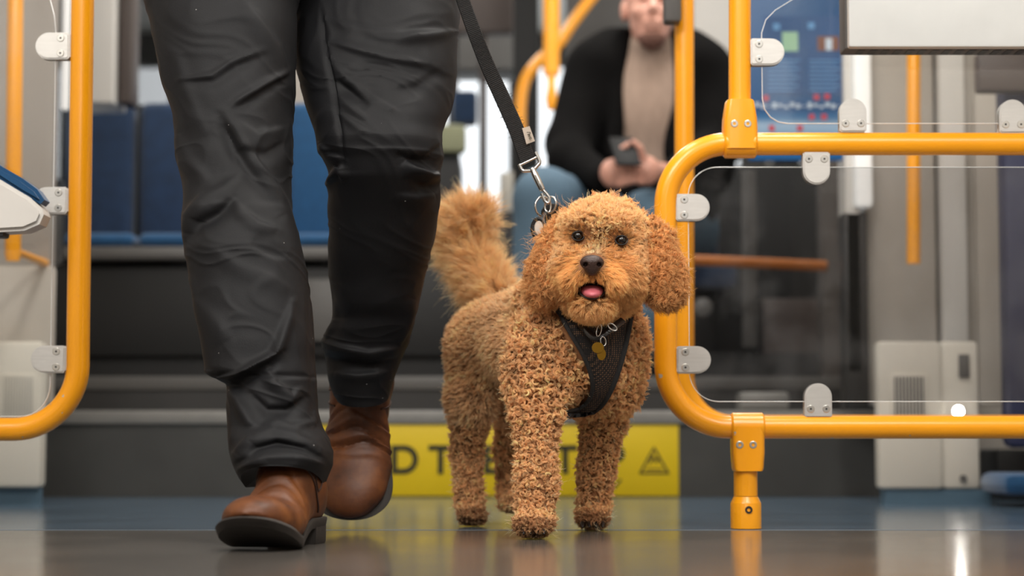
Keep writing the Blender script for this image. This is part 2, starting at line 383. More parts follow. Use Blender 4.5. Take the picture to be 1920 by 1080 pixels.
# ================================================================== YELLOW RAIL PANELS
RT = M(21.5, 3.25)
def elbow_path(pts, rad, n=10):
    """polyline with rounded corners"""
    pts = [Vector(p) for p in pts]; out = [pts[0]]
    for i in range(1, len(pts)-1):
        a, b, c = pts[i-1], pts[i], pts[i+1]; d1 = (a-b).normalized(); d2 = (c-b).normalized()
        ang = d1.angle(d2); t = rad/math.tan(ang/2); cen = b+(d1+d2).normalized()*(rad/math.sin(ang/2)); p1 = b+d1*t; p2 = b+d2*t
        v1 = p1-cen; v2 = p2-cen; tot = v1.angle(v2)
        for k in range(n+1):
            s = k/n; out.append(cen+(v1*math.sin((1-s)*tot)+v2*math.sin(s*tot))/math.sin(tot))
    out.append(pts[-1]); return out
def clamp(parent, px, py, Y, ang, sc=1.0, back=False, label=None):
    """D-shaped glass clamp, round end pointing along ang; flat end at the tube"""
    w2 = M(25.5, Y)*sc; L = M(64, Y)*sc; t = .007
    out = [(0, -w2), (0, w2)] ; cx = L-w2
    out = [(0, -w2+.003), (.003*0, w2-.003), (.003, w2)]
    for k in range(15):
        a = R(90-180*k/14); out.append((cx+w2*math.cos(a), w2*math.sin(a)))
    out.append((.003, -w2))
    c = P(px, py, Y); ca, sa = math.cos(ang), math.sin(ang); sgn = 1
    tr = lambda o, y: Vector((c.x+o[0]*ca-o[1]*sa, y, c.z+o[0]*sa+o[1]*ca))
    bm = new(); o2 = [(tr(o, 0).x, tr(o, 0).z) for o in out]
    prism(bm, o2, c.y-t-.004, c.y-.004, .0022); prism(bm, o2, c.y+.004, c.y+.004+t, .0022)
    box(bm, *(sorted((tr((-.004, -w2*.8), 0).x, tr((.012, w2*.8), 0).x))), c.y-.006, c.y+.006, *(sorted((tr((-.004, -w2*.8), 0).z, tr((.012, w2*.8), 0).z))))
    cl = obj('glass_clamp', bm, STEEL, parent)
    for s in (-1, 1):
        q = tr((M(16, Y)*sc, s*M(14.5, Y)*sc), c.y-t-.004)
        bm = new(); lathe(bm, [(.0062, 0), (.0062, -.0006), (.0055, -.0012), (0, -.0012)], (0, 0, 0), 'y', 20)
        bmesh.ops.translate(bm, verts=bm.verts, vec=q)
        s_ = obj('screw', bm, SCREW, cl)
        s_.data.materials.append(HOLE)
        bm = bmesh.new(); bm.from_mesh(s_.data); 
        loc = Vector(); r_ = s_.parent
        while r_ is not None: loc += r_.location; r_ = r_.parent
        g = bmesh.ops.create_circle(bm, cap_ends=True, segments=8, radius=.0018, matrix=Matrix.Translation(q-loc+Vector((0, -.0014, 0))) @ Matrix.Rotation(PI/2, 4, 'X'))
        for f in {f for v in g['verts'] for f in v.link_faces}: f.material_index = 1
        bm.to_mesh(s_.data); bm.free()
    return cl
def glass_panel(name, parent, outline, Y, m, t=.006):
    bm = new(); prism(bm, outline, Y-t/2, Y+t/2, side_mat=1)
    g = obj(name, bm, [m, EDGE], parent, smooth=False)
    bm = new(); tube(bm, [Vector((x, Y-t/2, z)) for x, z in outline], .00055, 8, closed=True); obj('polished_edge', bm, EDGE, g)  # thin pale tube imitating the highlight on the pane's edge
    return g
YR = 3.25; q = lambda x, y, Y=YR: P(x, y, Y)
rr_ = empty('handrail_screen', (q(1398, 990).x, YR, 0), 'yellow tubular rail frame with glass panes standing right of the dog', 'handrail')
rc = M(118, YR)
bm = new(); tube(bm, elbow_path([q(2495, 801), q(1248, 801), q(1248, 270), q(2495, 270)], rc, 16), RT, 28); obj('frame_tube', bm, YEL, rr_)
bm = new(); tube(bm, [q(1387, 262), q(1387, 100), q(1387, -120), q(1387, -500)], RT*.98, 28); obj('upright_tube', bm, YEL, rr_)
# upper T-sleeve
def sleeve(cx, ytop, ybot, rail_y, up=True):
    bm = new(); c = q(cx, rail_y)
    hw = M(31, YR); r = RT+.005
    # wrap round the horizontal tube
    g = []
    tube(bm, [Vector((c.x-hw, YR, c.z)), Vector((c.x-hw+.003, YR, c.z)), Vector((c.x+hw-.003, YR, c.z)), Vector((c.x+hw, YR, c.z))], [r-.003, r, r, r-.003], 32)
    zt, zb = q(cx, ytop).z, q(cx, ybot).z
    if up: pr = [(hw*.8, zt), (hw*.86, zt-.002), (hw*1.03, zt-.03), (hw*1.06, zt-.045), (hw*1.06, c.z-.01)]
    else: pr = [(hw*1.0, c.z), (hw*1.0, zb+.03), (hw*.93, zb+.004), (hw*.86, zb)]
    rings = []
    for wx, z in pr:
        ring = []
        for k in range(36):
            a = 2*PI*k/36; e = .3
            ring.append(bm.verts.new((c.x+wx*math.copysign(abs(math.cos(a))**e, math.cos(a)), YR+(r+.0005)*math.copysign(abs(math.sin(a))**.6, math.sin(a)), z)))
        rings.append(ring)
    for a, b in zip(rings, rings[1:]):
        for k in range(36): bm.faces.new((a[k], a[(k+1) % 36], b[(k+1) % 36], b[k]))
    bm.faces.new(rings[0]); bm.faces.new(rings[-1]); bmesh.ops.recalc_face_normals(bm, faces=bm.faces)
    return obj('joint_sleeve', bm, YEL, rr_)
def bolts(parent, lst, Y):
    for x, y in lst:
        p = P(x, y, Y); bm = new(); lathe(bm, [(.0062, .004), (.0062, -.0012), (.0052, -.002), (.0028, -.002), (.0024, -.0004), (0, -.0004)], p, 'y', 20)
        obj('bolt', bm, SCREW, parent)
sl1 = sleeve(1387, 190, 298, 270, True); bolts(sl1, [(1377, 232), (1402, 232)], YR-RT-.0045)
sl2 = sleeve(1401, 772, 883, 801, False); bolts(sl2, [(1387, 834), (1412, 834)], YR-RT-.0045)
bm = new(); c = q(1398, 900); lathe(bm, [(RT*1.03, q(0, 884).z), (RT*1.03, q(0, 930).z)], (c.x, YR, 0)); obj('post', bm, YEL, rr_)
bm = new(); lathe(bm, [(RT*1.05, q(0, 931).z), (RT*1.3, q(0, 942).z), (RT*1.33, q(0, 944).z), (RT*1.33, .0006)], (c.x, YR, 0)); col_ = obj('floor_collar', bm, YEL, rr_)
bm = new(); lathe(bm, [(.006, 0.002), (.006, -.0012), (.003, -.0012), (.003, .001)], P(1404, 956, YR-RT*1.33), 'y', 16); obj('set_screw', bm, HOLE, col_)
zz = lambda y: q(0, y).z; xx = lambda x: q(x, 500).x
glass_panel('lower_pane', rr_, rrect(xx(1291), xx(2420), zz(753), zz(314), M(55, YR), 12, (0, 1, 1, 0)), YR, GLASST)
gp = []
zt = zz(-40)
o = [(xx(2420), zz(232)), (xx(2420), zt), (xx(1545), zt)]
ax, az = xx(1432), zz(45)
o += [(xx(1510), zz(-12)), (xx(1458), zz(20)), (xx(1440), zz(38)), (ax, zz(62))]
o += [(ax, zz(185)), (xx(1436), zz(205)), (xx(1447), zz(220)), (xx(1462), zz(229)), (xx(1480), zz(232))]
glass_panel('upper_pane', rr_, o, YR, GLASS)
for (x, y, a) in ((1266, 390, 0), (1268, 675, 0), (1406, 99, 0), (1598, 249, 90), (1897, 251, 90), (1529, 284, -90), (1533, 783, 90)):
    clamp(rr_, x, y, YR, R(a))
# second frame behind it
YB = 3.86; RB = M(18.5, YB)
r2 = empty('handrail_screen', (P(1281, 900, YB).x, YB, 0), 'second yellow rail frame directly behind the front glass screen', 'handrail')
qb = lambda x, y: P(x, y, YB)
bm = new(); tube(bm, elbow_path([qb(1282, -500), qb(1284, 797), qb(2250, 797)], M(90, YB), 14), RB, 24); obj('frame_tube', bm, YEL, r2)
zzb = lambda y: qb(0, y).z; xxb = lambda x: qb(x, 500).x
bm = new(); tube(bm, [qb(1397, 800), Vector((qb(1397, 990).x, YB, .001))], RB, 20); obj('post', bm, YEL, r2)
bm = new(); pbox(bm, 1246, -160, 1277, 40, YB-.06, .045, .006); vb = setp(obj('card_reader', bm, GREYP, at=P(1262, 40, YB-.04)), 'grey card reader box fixed high on the rear yellow pole', 'card reader')
bm = new(); pbox(bm, 1250, -120, 1273, -40, YB-.064, .004, .001); obj('screen', bm, BLACK, vb)
# left frame
YL = 3.3; ql = lambda x, y: P(x, y, YL)
lf = empty('handrail_screen', (ql(147, 900).x, YL, 0), 'yellow tubular rail frame with clamped glass at the left edge', 'handrail')
bm = new(); tube(bm, elbow_path([ql(162, -500), ql(155, 0), ql(147, 600), ql(145, 805), ql(-672, 805)], M(118, YL), 14), RT*1.02, 28); obj('frame_tube', bm, YEL, lf)
bm = new(); tube(bm, [ql(-330, 805), Vector((ql(-330, 805).x, YL, .001))], RT, 24); obj('post', bm, YEL, lf)
xl = lambda x, y=500: ql(x, y).x; zl = lambda y: ql(0, y).z
o = [(xl(-600), zl(781)), (xl(-600), zl(-60)), (xl(40, -30), zl(-60)), (xl(75, 0), zl(-25)), (xl(94, 0), zl(-2)), (xl(103, 0), zl(30)), (xl(106, 30), zl(60)), (xl(97, 600), zl(670))]
for k in range(9):
    a = R(90*k/8); o.append((xl(40, 700)+(xl(95, 700)-xl(40, 700))*math.cos(a), zl(722)-(zl(722)-zl(781))*math.sin(a)))
glass_panel('pane', lf, o, YL, GLASS)
for (x, y) in ((132, 88), (128, 377), (124, 674)): clamp(lf, x, y, YL, PI)

# ================================================================== LEFT SIDE: seat, walls, cabinet
YS = 3.2
st_ = empty('seat', P(0, 437, YS), 'blue topped grey shell fold-down seat cut off by the left edge', 'seat')
sxz = lambda pts: [(P(x, y, YS).x, P(x, y, YS).z) for x, y in pts]
bm = new(); prism(bm, sxz([(-715, 250), (-320, 250), (-60, 300), (0, 336), (60, 372), (82, 392), (86, 404), (78, 422), (50, 434), (0, 437), (-320, 430), (-715, 430)]), YS-.02, YS+.04, .006)
sh_ = obj('shell', bm, BEIGE2, st_)
bm = new(); prism(bm, sxz([(-715, 190), (-320, 190), (-60, 268), (0, 310), (45, 336), (72, 356), (86, 376), (78, 384), (40, 362), (0, 336), (-320, 255), (-715, 255)]), YS-.015, YS+.035, .006)
obj('cushion', bm, SEATB, st_)
bm = new(); box(bm, P(-300, 437, YS).x, P(10, 437, YS).x, YS-.01, YS+.03, P(0, 445, YS).z, P(0, 430, YS).z, .004); obj('hinge_bracket', bm, DARK, st_)
# beige draught panel + white light strip behind the left screen
YW = 4.6
bm = new(); pbox(bm, -260, -420, 112, 560, YW, .05, .01); dp = setp(obj('partition_panel', bm, mat('grey_partition', srgb(158, 151, 144), .5, 0, .03, 2), at=P(0, 560, YW)), 'warm grey partition panel behind the left glass screen', 'panel')
bm = new(); pbox(bm, -260, 498, 100, 760, YW-.01, .04, .01); obj('lower_panel', bm, BEIGE, dp)
bm = new(); pbox(bm, -100, 640, 80, 915, YW-.12, .06, .012); cb = setp(obj('cabinet', bm, CREAM, at=P(0, 915, YW)), 'low cream equipment cabinet with vent grille behind left screen', 'cabinet')
bm = new(); pbox(bm, -90, 916, 70, 958, YW-.09, .05); obj('plinth', bm, BLUEK, cb, smooth=False)
def grille(parent, x0, y0, x1, y1, Y, nx, m_=DARKER):
    bm = new(); pbox(bm, x0-5, y0-5, x1+5, y1+5, Y-.004, .006, .002); g = obj('vent_grille', bm, CREAM, parent)
    bm = new(); dx = (x1-x0)/nx
    for i in range(nx):
        pbox(bm, x0+i*dx+dx*.3, y0, x0+i*dx+dx*.66, y1, Y-.0055, .004)
    o = obj('slot_row', bm, m_, g, smooth=False); o['kind'] = 'stuff'; return g
grille(cb, 6, 706, 62, 778, YW-.12, 11)
YV = 4.3
yp = empty('grab_pole', P(28, 490, YV), 'blurred yellow grab pole against the left partition panel', 'pole')
bm = new(); tube(bm, [P(30, -400, YV), P(29, 0, YV), P(24, 478, YV), P(24, 490, YV)], [M(15, YV)]*3+[M(12, YV)], 20); obj('tube', bm, YEL, yp)
bm = new(); tube(bm, [P(24, 470, YV)+Vector((0, .01, 0)), P(24, 470, YV)+Vector((0, .3, 0))], M(8, YV), 12); obj('wall_bracket', bm, YEL, yp)
# back left: light column, dark pillar, window mullions
def slab(name, rect, Y, t, m_, label, cat, bev=.006):
    bm = new(); pbox(bm, *rect, Y, t, bev); a = P((rect[0]+rect[2])/2, rect[3], Y)
    return setp(obj(name, bm, m_, at=a), label, cat)
LIT = bpy.data.materials.new('lit_diffuser'); LIT.use_nodes = True; _b = LIT.node_tree.nodes['Principled BSDF']
_b.inputs['Base Color'].default_value = (.9, .9, .88, 1); _b.inputs['Emission Color'].default_value = (1, .98, .94, 1); _b.inputs['Emission Strength'].default_value = .3
slab('light_strip', (113, -300, 134, 205), 5.0, .03, LIT, 'vertical white light strip beside the left yellow tube', 'light')
slab('wall_column', (134, -500, 222, 192), 5.7, .2, BEIGE2, 'pale grey column above the left blue seats', 'column')
slab('wall_pillar', (222, -500, 256, 192), 5.75, .12, BROWN, 'dark brown pillar between pale column and bright window', 'pillar')

# ================================================================== BLUE SEATS (left back)
YT = 6.15
def double_seat(x0, x1, Y, label, ytop=190, m_=SEATF, name='bench_seat'):
    n = 2; r_ = empty(name, P((x0+x1)/2, 705, Y), label, 'seat', 'blue seats on the raised floor')
    wpx = (x1-x0)/n
    for i in range(n):
        a = P(x0+i*wpx+3, 452, Y); b = P(x0+(i+1)*wpx-3, ytop, Y)
        bm = new(); box(bm, a.x, b.x, Y, Y+.09, a.z, b.z, .03, 4); obj('backrest', bm, m_, r_)
        a2 = P(x0+i*wpx+3, 460, Y-.42); b2 = P(x0+(i+1)*wpx-3, 425, Y-.42)
        bm = new(); box(bm, a2.x, b2.x, Y-.42, Y+.02, P(0, 462, Y-.42).z, P(0, 436, Y-.42).z, .02, 3); obj('cushion', bm, SEATB, r_)
    a = P(x0, 486, Y-.44); b = P(x1, 462, Y-.44)
    bm = new(); box(bm, a.x, b.x, Y-.44, Y+.1, a.z, b.z, .01); obj('shell', bm, GREYP, r_)
    bm = new(); box(bm, P(x0+40, 0, Y).x, P(x1-40, 0, Y).x, Y-.3, Y+.05, ZR, a.z, .01); obj('pedestal', bm, DARKER, r_)
    return r_
double_seat(114, 395, YT, 'left blue double seat between yellow tube and trouser leg')
double_seat(400, 668, YT, 'blue double seat seen between the two trouser legs', m_=SEATB)
slab('wall_column', (470, -500, 640, 196), YT+.3, .06, BEIGE, 'warm grey wall column seen in the gap between the trouser legs', 'column')
slab('added_seat_backing', (116, 196, 800, 520), YT+.2, .06, DARKER, 'black bulkhead behind the row of blue seats', 'panel')  # dark sheet added so the gaps between backrests stay dark
slab('under_seat_panel', (556, 522, 640, 640), YT-.42, .02, GREYP, 'grey panel below the blue seat between the legs', 'panel')  # plain panel set against the kick panel, not a hatch
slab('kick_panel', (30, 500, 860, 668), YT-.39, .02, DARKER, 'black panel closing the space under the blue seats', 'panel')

# ================================================================== CENTRE BACKGROUND
YF = 8.8
slab('window_post', (838, -400, 860, 520), 8.0, .1, DARK, 'dark window post beside the walking trouser leg', 'post')
slab('window_post', (897, -40, 914, 560), 8.1, .1, BROWN, 'slim brown window post left of the leash', 'post')
slab('window_post', (962, -400, 1010, 392), 7.6, .12, DARKER, 'thick black window post right of the leash', 'post')
slab('overhead_locker', (640, -500, 975, 130), 8.6, .3, GREYP, 'grey overhead panel above the bright back windows', 'panel')
slab('window_header', (800, -500, 962, 60), 7.9, .1, BROWN, 'brown window header above the leash', 'panel')
slab('side_cabinet', (936, 322, 985, 440), 8.2, .25, CREAM, 'pale box under the back window beside the jeans', 'box')
slab('passenger_seat', (846, 168, 895, 232), 7.4, .1, SEATF, 'small blue seat top far behind the walking leg', 'seat', .02)
slab('passenger_seat', (790, 232, 874, 285), 7.3, .1, mat('olive_fabric', srgb(150, 152, 122), .8), 'olive seat top beside the walking trouser knee', 'seat', .02)
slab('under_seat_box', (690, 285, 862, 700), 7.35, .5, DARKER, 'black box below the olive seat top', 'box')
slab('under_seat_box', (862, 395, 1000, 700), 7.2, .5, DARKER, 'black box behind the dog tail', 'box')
# far grab poles
def pole(name, pts, r, label, Y, m_=None):
    e = empty(name, P(pts[-1][0], pts[-1][1], Y), label, 'pole'); bm = new()
    v = [P(x, y, Y) for x, y in pts]
    if len(v) > 2: v = catmull(v, 8)
    tube(bm, v, M(r, Y), 16); obj('tube', bm, m_ or YEL, e); return e
pole('grab_pole', [(1034, -400), (1034, 140)], 15.5, 'blurred vertical yellow pole above the leash swivel', 6.5)
pole('grab_rail', [(1180, -90), (1110, -5), (1072, 45), (1045, 85), (1010, 115), (985, 150), (976, 200), (976, 262)], 11, 'curved yellow rail crossing behind the vertical pole', 6.9)
bm = new(); e = empty('strap_handle', P(1034, 205, 6.4), 'yellow hanging strap handle below the vertical pole', 'handle')
tube(bm, [P(1034, 135, 6.5), P(1034, 160, 6.48), P(1034, 185, 6.48), P(1034, 206, 6.48)], [M(10, 6.4), M(7, 6.4), M(12, 6.4), M(8, 6.4)], 12); obj('grip', bm, YEL, e)
# wall behind the passenger
slab('wall_panel', (1062, -500, 1345, 160), 7.4, .1, GREYP, 'grey wall panel behind the seated man', 'panel')
slab('wall_panel', (1300, -500, 1420, 105), 7.0, .1, BEIGE2, 'pale wall panel right of the seated man', 'panel')
# ================================================================== RIGHT BACKGROUND
YM = 4.9
def posterm():
    m = bpy.data.materials.new('network_poster'); m.use_nodes = True; n = m.node_tree.nodes; L = m.node_tree.links; b = n['Principled BSDF']
    b.inputs['Roughness'].default_value = .4
    tc = n.new('ShaderNodeTexCoord'); s = n.new('ShaderNodeSeparateXYZ'); L.new(tc.outputs['Generated'], s.inputs[0])
    cr = n.new('ShaderNodeValToRGB'); L.new(s.outputs[2], cr.inputs[0]); cr.color_ramp.interpolation = 'LINEAR'
    els = [(0, srgb(18, 96, 160)), (.06, srgb(20, 100, 165)), (.08, srgb(120, 160, 196)), (.115, srgb(160, 186, 210)), (.14, srgb(50, 110, 160)), (.17, srgb(20, 74, 128)), (.2, srgb(42, 88, 136)), (.55, srgb(40, 84, 132)), (.57, srgb(90, 140, 185)), (.6, srgb(40, 110, 165)), (.7, srgb(20, 90, 150)), (1, srgb(16, 70, 130))]
    while len(cr.color_ramp.elements) > 1: cr.color_ramp.elements.remove(cr.color_ramp.elements[0])
    cr.color_ramp.elements[0].position = 0; cr.color_ramp.elements[0].color = els[0][1]
    for p_, c_ in els[1:]:
        e_ = cr.color_ramp.elements.new(p_); e_.color = c_
    L.new(cr.outputs[0], b.inputs['Base Color']); return m
POST = posterm()
bm = new(); pbox(bm, 1404, -260, 1588, 300, YM, .02, .002); po = setp(obj('poster', bm, POST, at=P(1500, 300, YM)), 'blue information poster behind the upper glass pane', 'poster')
LB = mat('poster_light_blue', srgb(96, 150, 200), .5); DB = mat('poster_dark_blue', srgb(36, 78, 128), .5); LG = mat('poster_green', srgb(150, 190, 160), .5)
BRN = mat('poster_brown', srgb(120, 78, 60), .5); RD = mat('poster_red', srgb(190, 50, 70), .5); PAL = mat('poster_pale', srgb(190, 205, 220), .5)
def pp(name, r, m_, d=.003): bm = new(); pbox(bm, *r, YM-d, d-.0004); return obj(name, bm, m_, po, smooth=False)
pp('text_column', (1434, 30, 1506, 178), DB, .002); pp('text_column', (1512, 30, 1584, 178), DB, .002)
pp('picture', (1467, 60, 1496, 96), LG); pp('picture', (1533, 68, 1573, 95), BRN); pp('picture', (1548, 72, 1560, 94), PAL, .004)
for x0, x1 in ((1440, 1500), (1518, 1578)):
    for k in range(8):
        pp('text_line', (x0, 112+k*8, x1-(k*7 % 13), 114+k*8), LB)
for k in range(16): pp('text_line', (1416+k*11, 192+(k % 3)*3, 1423+k*11, 200+(k % 2)*3), PAL)
for x, y in ((1436, 184), (1531, 182), (1551, 181), (1447, 240), (1500, 240), (1522, 219), (1545, 219)): pp('dot', (x-5, y-5, x+5, y+5), RD)
for x, y in ((1456, 50), (1521, 48)): pp('icon', (x-6, y-6, x+6, y+6), LB)
slab('wall_column', (1588, -300, 1606, 700), YM-.02, .1, BEIGE2, 'slim pale column at the right edge of the poster', 'column')
slab('light_strip', (1604, -300, 1628, 388), YM-.05, .04, LIT, 'vertical white light strip between poster and beige panels', 'light', .01)
slab('equipment_panel', (1588, 396, 1626, 768), YM-.02, .1, DARK, 'dark panel below the right white light strip', 'panel')
# beige folding door leaves
wl = empty('door_leaf', P(1760, 700, 4.95), 'warm grey door leaf with ribs behind the glass on the right', 'door')
for i, (x0, x1, dy, m_) in enumerate(((1628, 1742, .0, BEIGE), (1742, 1770, .04, BROWN), (1770, 1800, -.03, BEIGE2), (1800, 1836, .02, BEIGE), (1836, 1892, .0, BEIGE))):
    bm = new(); pbox(bm, x0, -400, x1-1, 760, 4.95+dy, .05, .006); obj('door_rib', bm, m_, wl)
cb2 = empty('cabinet', P(1745, 915, 4.55), 'tall cream equipment cabinet with vent behind the right screen', 'cabinet')
bm = new(); pbox(bm, 1648, 640, 1765, 917, 4.55, .05, .01); obj('front_panel', bm, CREAM, cb2)
bm = new(); pbox(bm, 1766, 640, 1834, 917, 4.56, .05, .01); obj('door', bm, CREAM, cb2)
bm = new(); pbox(bm, 1660, 918, 1858, 952, 4.56, .06); obj('plinth', bm, BLUEK, cb2, smooth=False)
grille(cb2, 1676, 706, 1734, 778, 4.55, 9, GREYP)
bm = new(); pbox(bm, 1798, 664, 1818, 708, 4.553, .006, .003); obj('handle', bm, GREYP, cb2)
bm = new(); lathe(bm, [(.008, .002), (.008, -.004), (0, -.004)], P(1806, 897, 4.556), 'y', 16); obj('lock', bm, GREYP, cb2)
pole('grab_pole', [(1713, -400), (1713, 495)], 13, 'blurred yellow grab pole before the right door leaf', 4.7)
e = empty('cabinet_lamp', P(1797, 771, 4.54), 'small bright round lamp on the right cream cabinet door', 'lamp')
HOT = bpy.data.materials.new('hot_lamp'); HOT.use_nodes = True; _h = HOT.node_tree.nodes['Principled BSDF']; _h.inputs['Emission Color'].default_value = (1, .96, .88, 1); _h.inputs['Emission Strength'].default_value = 42
bm = new(); lathe(bm, [(0, -.004), (.010, -.003), (.011, 0)], P(1797, 771, 4.553), 'y', 20); obj('lens', bm, HOT, e)
bm = new(); lathe(bm, [(.014, .0), (.014, .004)], P(1797, 771, 4.553), 'y', 24); obj('bezel', bm, STEEL, e)
nv = empty('seat', P(1920, 930, 4.4), 'navy seat back at the right edge of the frame', 'seat')
bm = new(); pbox(bm, 1892, 120, 2000, 840, 4.5, .08, .02); obj('backrest', bm, NAVY, nv)
bm = new(); pbox(bm, 1884, 888, 2000, 930, 4.3, .24, .02); obj('cushion', bm, SEATB, nv)
bm = new(); pbox(bm, 1872, 842, 1930, 950, 4.92, .2, .01); obj('base', bm, DARKER, nv)
slab('crossbeam', (1836, 96, 2000, 170), 4.4, .05, BROWN, 'brown bar sloping above the navy seat back', 'bar')
# dark vestibule seen through the lower pane
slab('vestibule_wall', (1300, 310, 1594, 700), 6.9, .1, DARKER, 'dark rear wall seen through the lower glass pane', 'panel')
slab('vestibule_post', (1392, 318, 1418, 652), 5.83, .04, GREYP, 'grey post behind the lower glass pane', 'post')
slab('vestibule_post', (1545, 300, 1600, 720), 5.7, .1, mat('warm_dark_grey', srgb(88, 82, 78), .6), 'warm grey post behind lower glass beside the light strip', 'post')
slab('vestibule_box', (1430, 560, 1545, 705), 5.9, .2, BROWN, 'brown box low behind the lower glass pane', 'box')
pole('grab_rail', [(1290, 487), (1550, 499)], 10, 'dim orange rail behind the lower glass pane', 5.5, mat('shaded_orange_paint', srgb(176, 98, 20), .5))  # shade painted into the orange, the rail sits in a dark space
for x, lab in ((1318, 'left'), (1624, 'right')):
    bm = new(); lathe(bm, [(0, -.01), (.016, -.01), (.026, -.004), (.026, .004)], P(x, 576, 5.5), 'y', 24)  # solid disc standing in for a blurred glass clamp
    setp(obj('clamp_roundel', bm, GREYP, at=P(x, 576, 5.5)), 'round grey knob at %s behind the lower glass pane' % lab, 'knob')
slab('step_cover', (1388, 735, 1480, 768), Y_STEP+.02, .1, NOSE, 'pale cover block on the lower step behind the glass', 'cover', .01)

# white box upper right
YX = 3.15
wb = empty('display_box', P(1750, 90, YX), 'white metal box with slotted underside at the upper right', 'box')
a = P(1592, 88, YX); b = P(2250, -320, YX)
bm = new(); box(bm, a.x, b.x, YX, YX+.02, a.z, b.z, .004); obj('front_cover', bm, mat('light_grey_box', srgb(216, 217, 215), .45), wb)
bm = new(); box(bm, a.x-.003, b.x, YX+.02, YX+.075, a.z+.001, b.z, .003); obj('housing', bm, GREYP, wb)
bm = new()
for k in range(26):
    x = a.x+.02+k*.02; box(bm, x, x+.011, YX+.028, YX+.066, a.z+.0002, a.z+.006)
o = obj('slot_row', bm, DARK, wb, smooth=False); o['kind'] = 'stuff'

# ================================================================== WALKING PERSON
def interp_rows(tab, n):
    tab = np.array(tab, float); s = np.linspace(0, len(tab)-1, n); i = np.clip(s.astype(int), 0, len(tab)-2); t = (s-i)[:, None]
    g = lambda k: tab[np.clip(k, 0, len(tab)-1)]
    a, b, c, d = g(i-1), g(i), g(i+1), g(i+2)
    cub = .5*((2*b)+(c-a)*t+(2*a-5*b+4*c-d)*t**2+(3*b-a-3*c+d)*t**3); lin = b+(c-b)*t
    return cub*.75+lin*.25
def crease(px, py, pts, wd, amp, kind='r'):
    """signed relief (metres) around a polyline drawn on the cloth"""
    pts = np.array(pts, float); best = np.full(px.shape, 1e9); sg_ = np.zeros(px.shape); par = np.zeros(px.shape)
    n = len(pts)-1
    for i in range(n):
        a, b = pts[i], pts[i+1]; ab = b-a; L = ab@ab
        t = np.clip(((px-a[0])*ab[0]+(py-a[1])*ab[1])/L, 0, 1)
        dx = px-a[0]-t*ab[0]; dy = py-a[1]-t*ab[1]; d = np.hypot(dx, dy); m = d < best
        sd = (ab[0]*dy-ab[1]*dx)/math.sqrt(L)
        best = np.where(m, d, best); sg_ = np.where(m, sd, sg_); par = np.where(m, (i+t)/n, par)
    fade = np.sin(np.clip(par, .02, .98)*PI)**.6
    w_ = wd*1.18*(.7+.6*fade)
    side = .8+.25*np.tanh(sg_/(wd*.5))      # one flank steeper than the other
    return 1.2*amp*fade*np.exp(-(best/(w_*side))**2)
def vnoise(p, sc, seed):
    from mathutils import noise
    o = Vector((seed*3.1, seed*7.7, seed*1.3)); return np.array([noise.noise(Vector(v)*sc+o) for v in p])
def leg_mesh(bm, rows, folds, seg=208, n=600, seed=0, hem_arc=0):
    T = interp_rows(rows, n)      # y, xl, xr, Y, depth-half
    V = np.zeros((n, seg, 3)); N = np.zeros((n, seg, 3)); ang = np.arange(seg)*2*PI/seg
    for i, (y, xl_, xr_, Y, dh) in enumerate(T):
        c = P((xl_+xr_)/2, y, Y); hw = M((xr_-xl_)/2, Y)
        # superellipse cross-section
        ca, sa = np.cos(ang), np.sin(ang); e = .86
        X = hw*np.sign(ca)*np.abs(ca)**e; D = dh*np.sign(sa)*np.abs(sa)**e
        V[i, :, 0] = c.x+X; V[i, :, 1] = Y+D; V[i, :, 2] = c.z
        nn = np.stack([ca/hw, sa/dh, 0*ca], 1); N[i] = nn/np.linalg.norm(nn, axis=1)[:, None]
    if hem_arc:
        k = np.clip((np.arange(n)-(n-105))/104, 0, 1)[:, None]
        V[:, :, 2] += hem_arc*k**1.3*np.clip(-(V[:, :, 1]-T[:, 3:4])/T[:, 4:5], -.3, 1)
    flat = V.reshape(-1, 3); px, py = toPx(flat); px = px.reshape(n, seg); py = py.reshape(n, seg)
    front = np.clip(-N[:, :, 1]*2.2, 0, 1)
    D = np.zeros((n, seg))
    for f in folds: D += crease(px, py, *f)
    D *= front
    nz = vnoise(flat*np.array([1, 1, 1.6]), 9, seed).reshape(n, seg); D += nz*.003
    warp = flat.copy(); warp[:, 2] += .12*nz.reshape(-1); warp[:, 2] += warp[:, 0]*.55
    n2 = vnoise(warp*np.array([1, 1, 2.4]), 9, seed+5).reshape(n, seg)
    D += (np.clip(1-np.abs(n2)*2.2, 0, 1)**2)*.0016
    lim = np.clip((n-1-np.arange(n))/12, .15, 1)[:, None]; D *= lim
    V += N*D[:, :, None]
    vs = [[bm.verts.new(V[i, k]) for k in range(seg)] for i in range(n)]
    for i in range(n-1):
        for k in range(seg): bm.faces.new((vs[i][k], vs[i+1][k], vs[i+1][(k+1) % seg], vs[i][(k+1) % seg]))
    bm.faces.new(vs[0]); c = bm.verts.new(sum((v.co for v in vs[-1]), Vector())/seg+Vector((0, 0, .03)))
    for k in range(seg): bm.faces.new((vs[-1][(k+1) % seg], vs[-1][k], c))   # closed inside above the hem
    return V
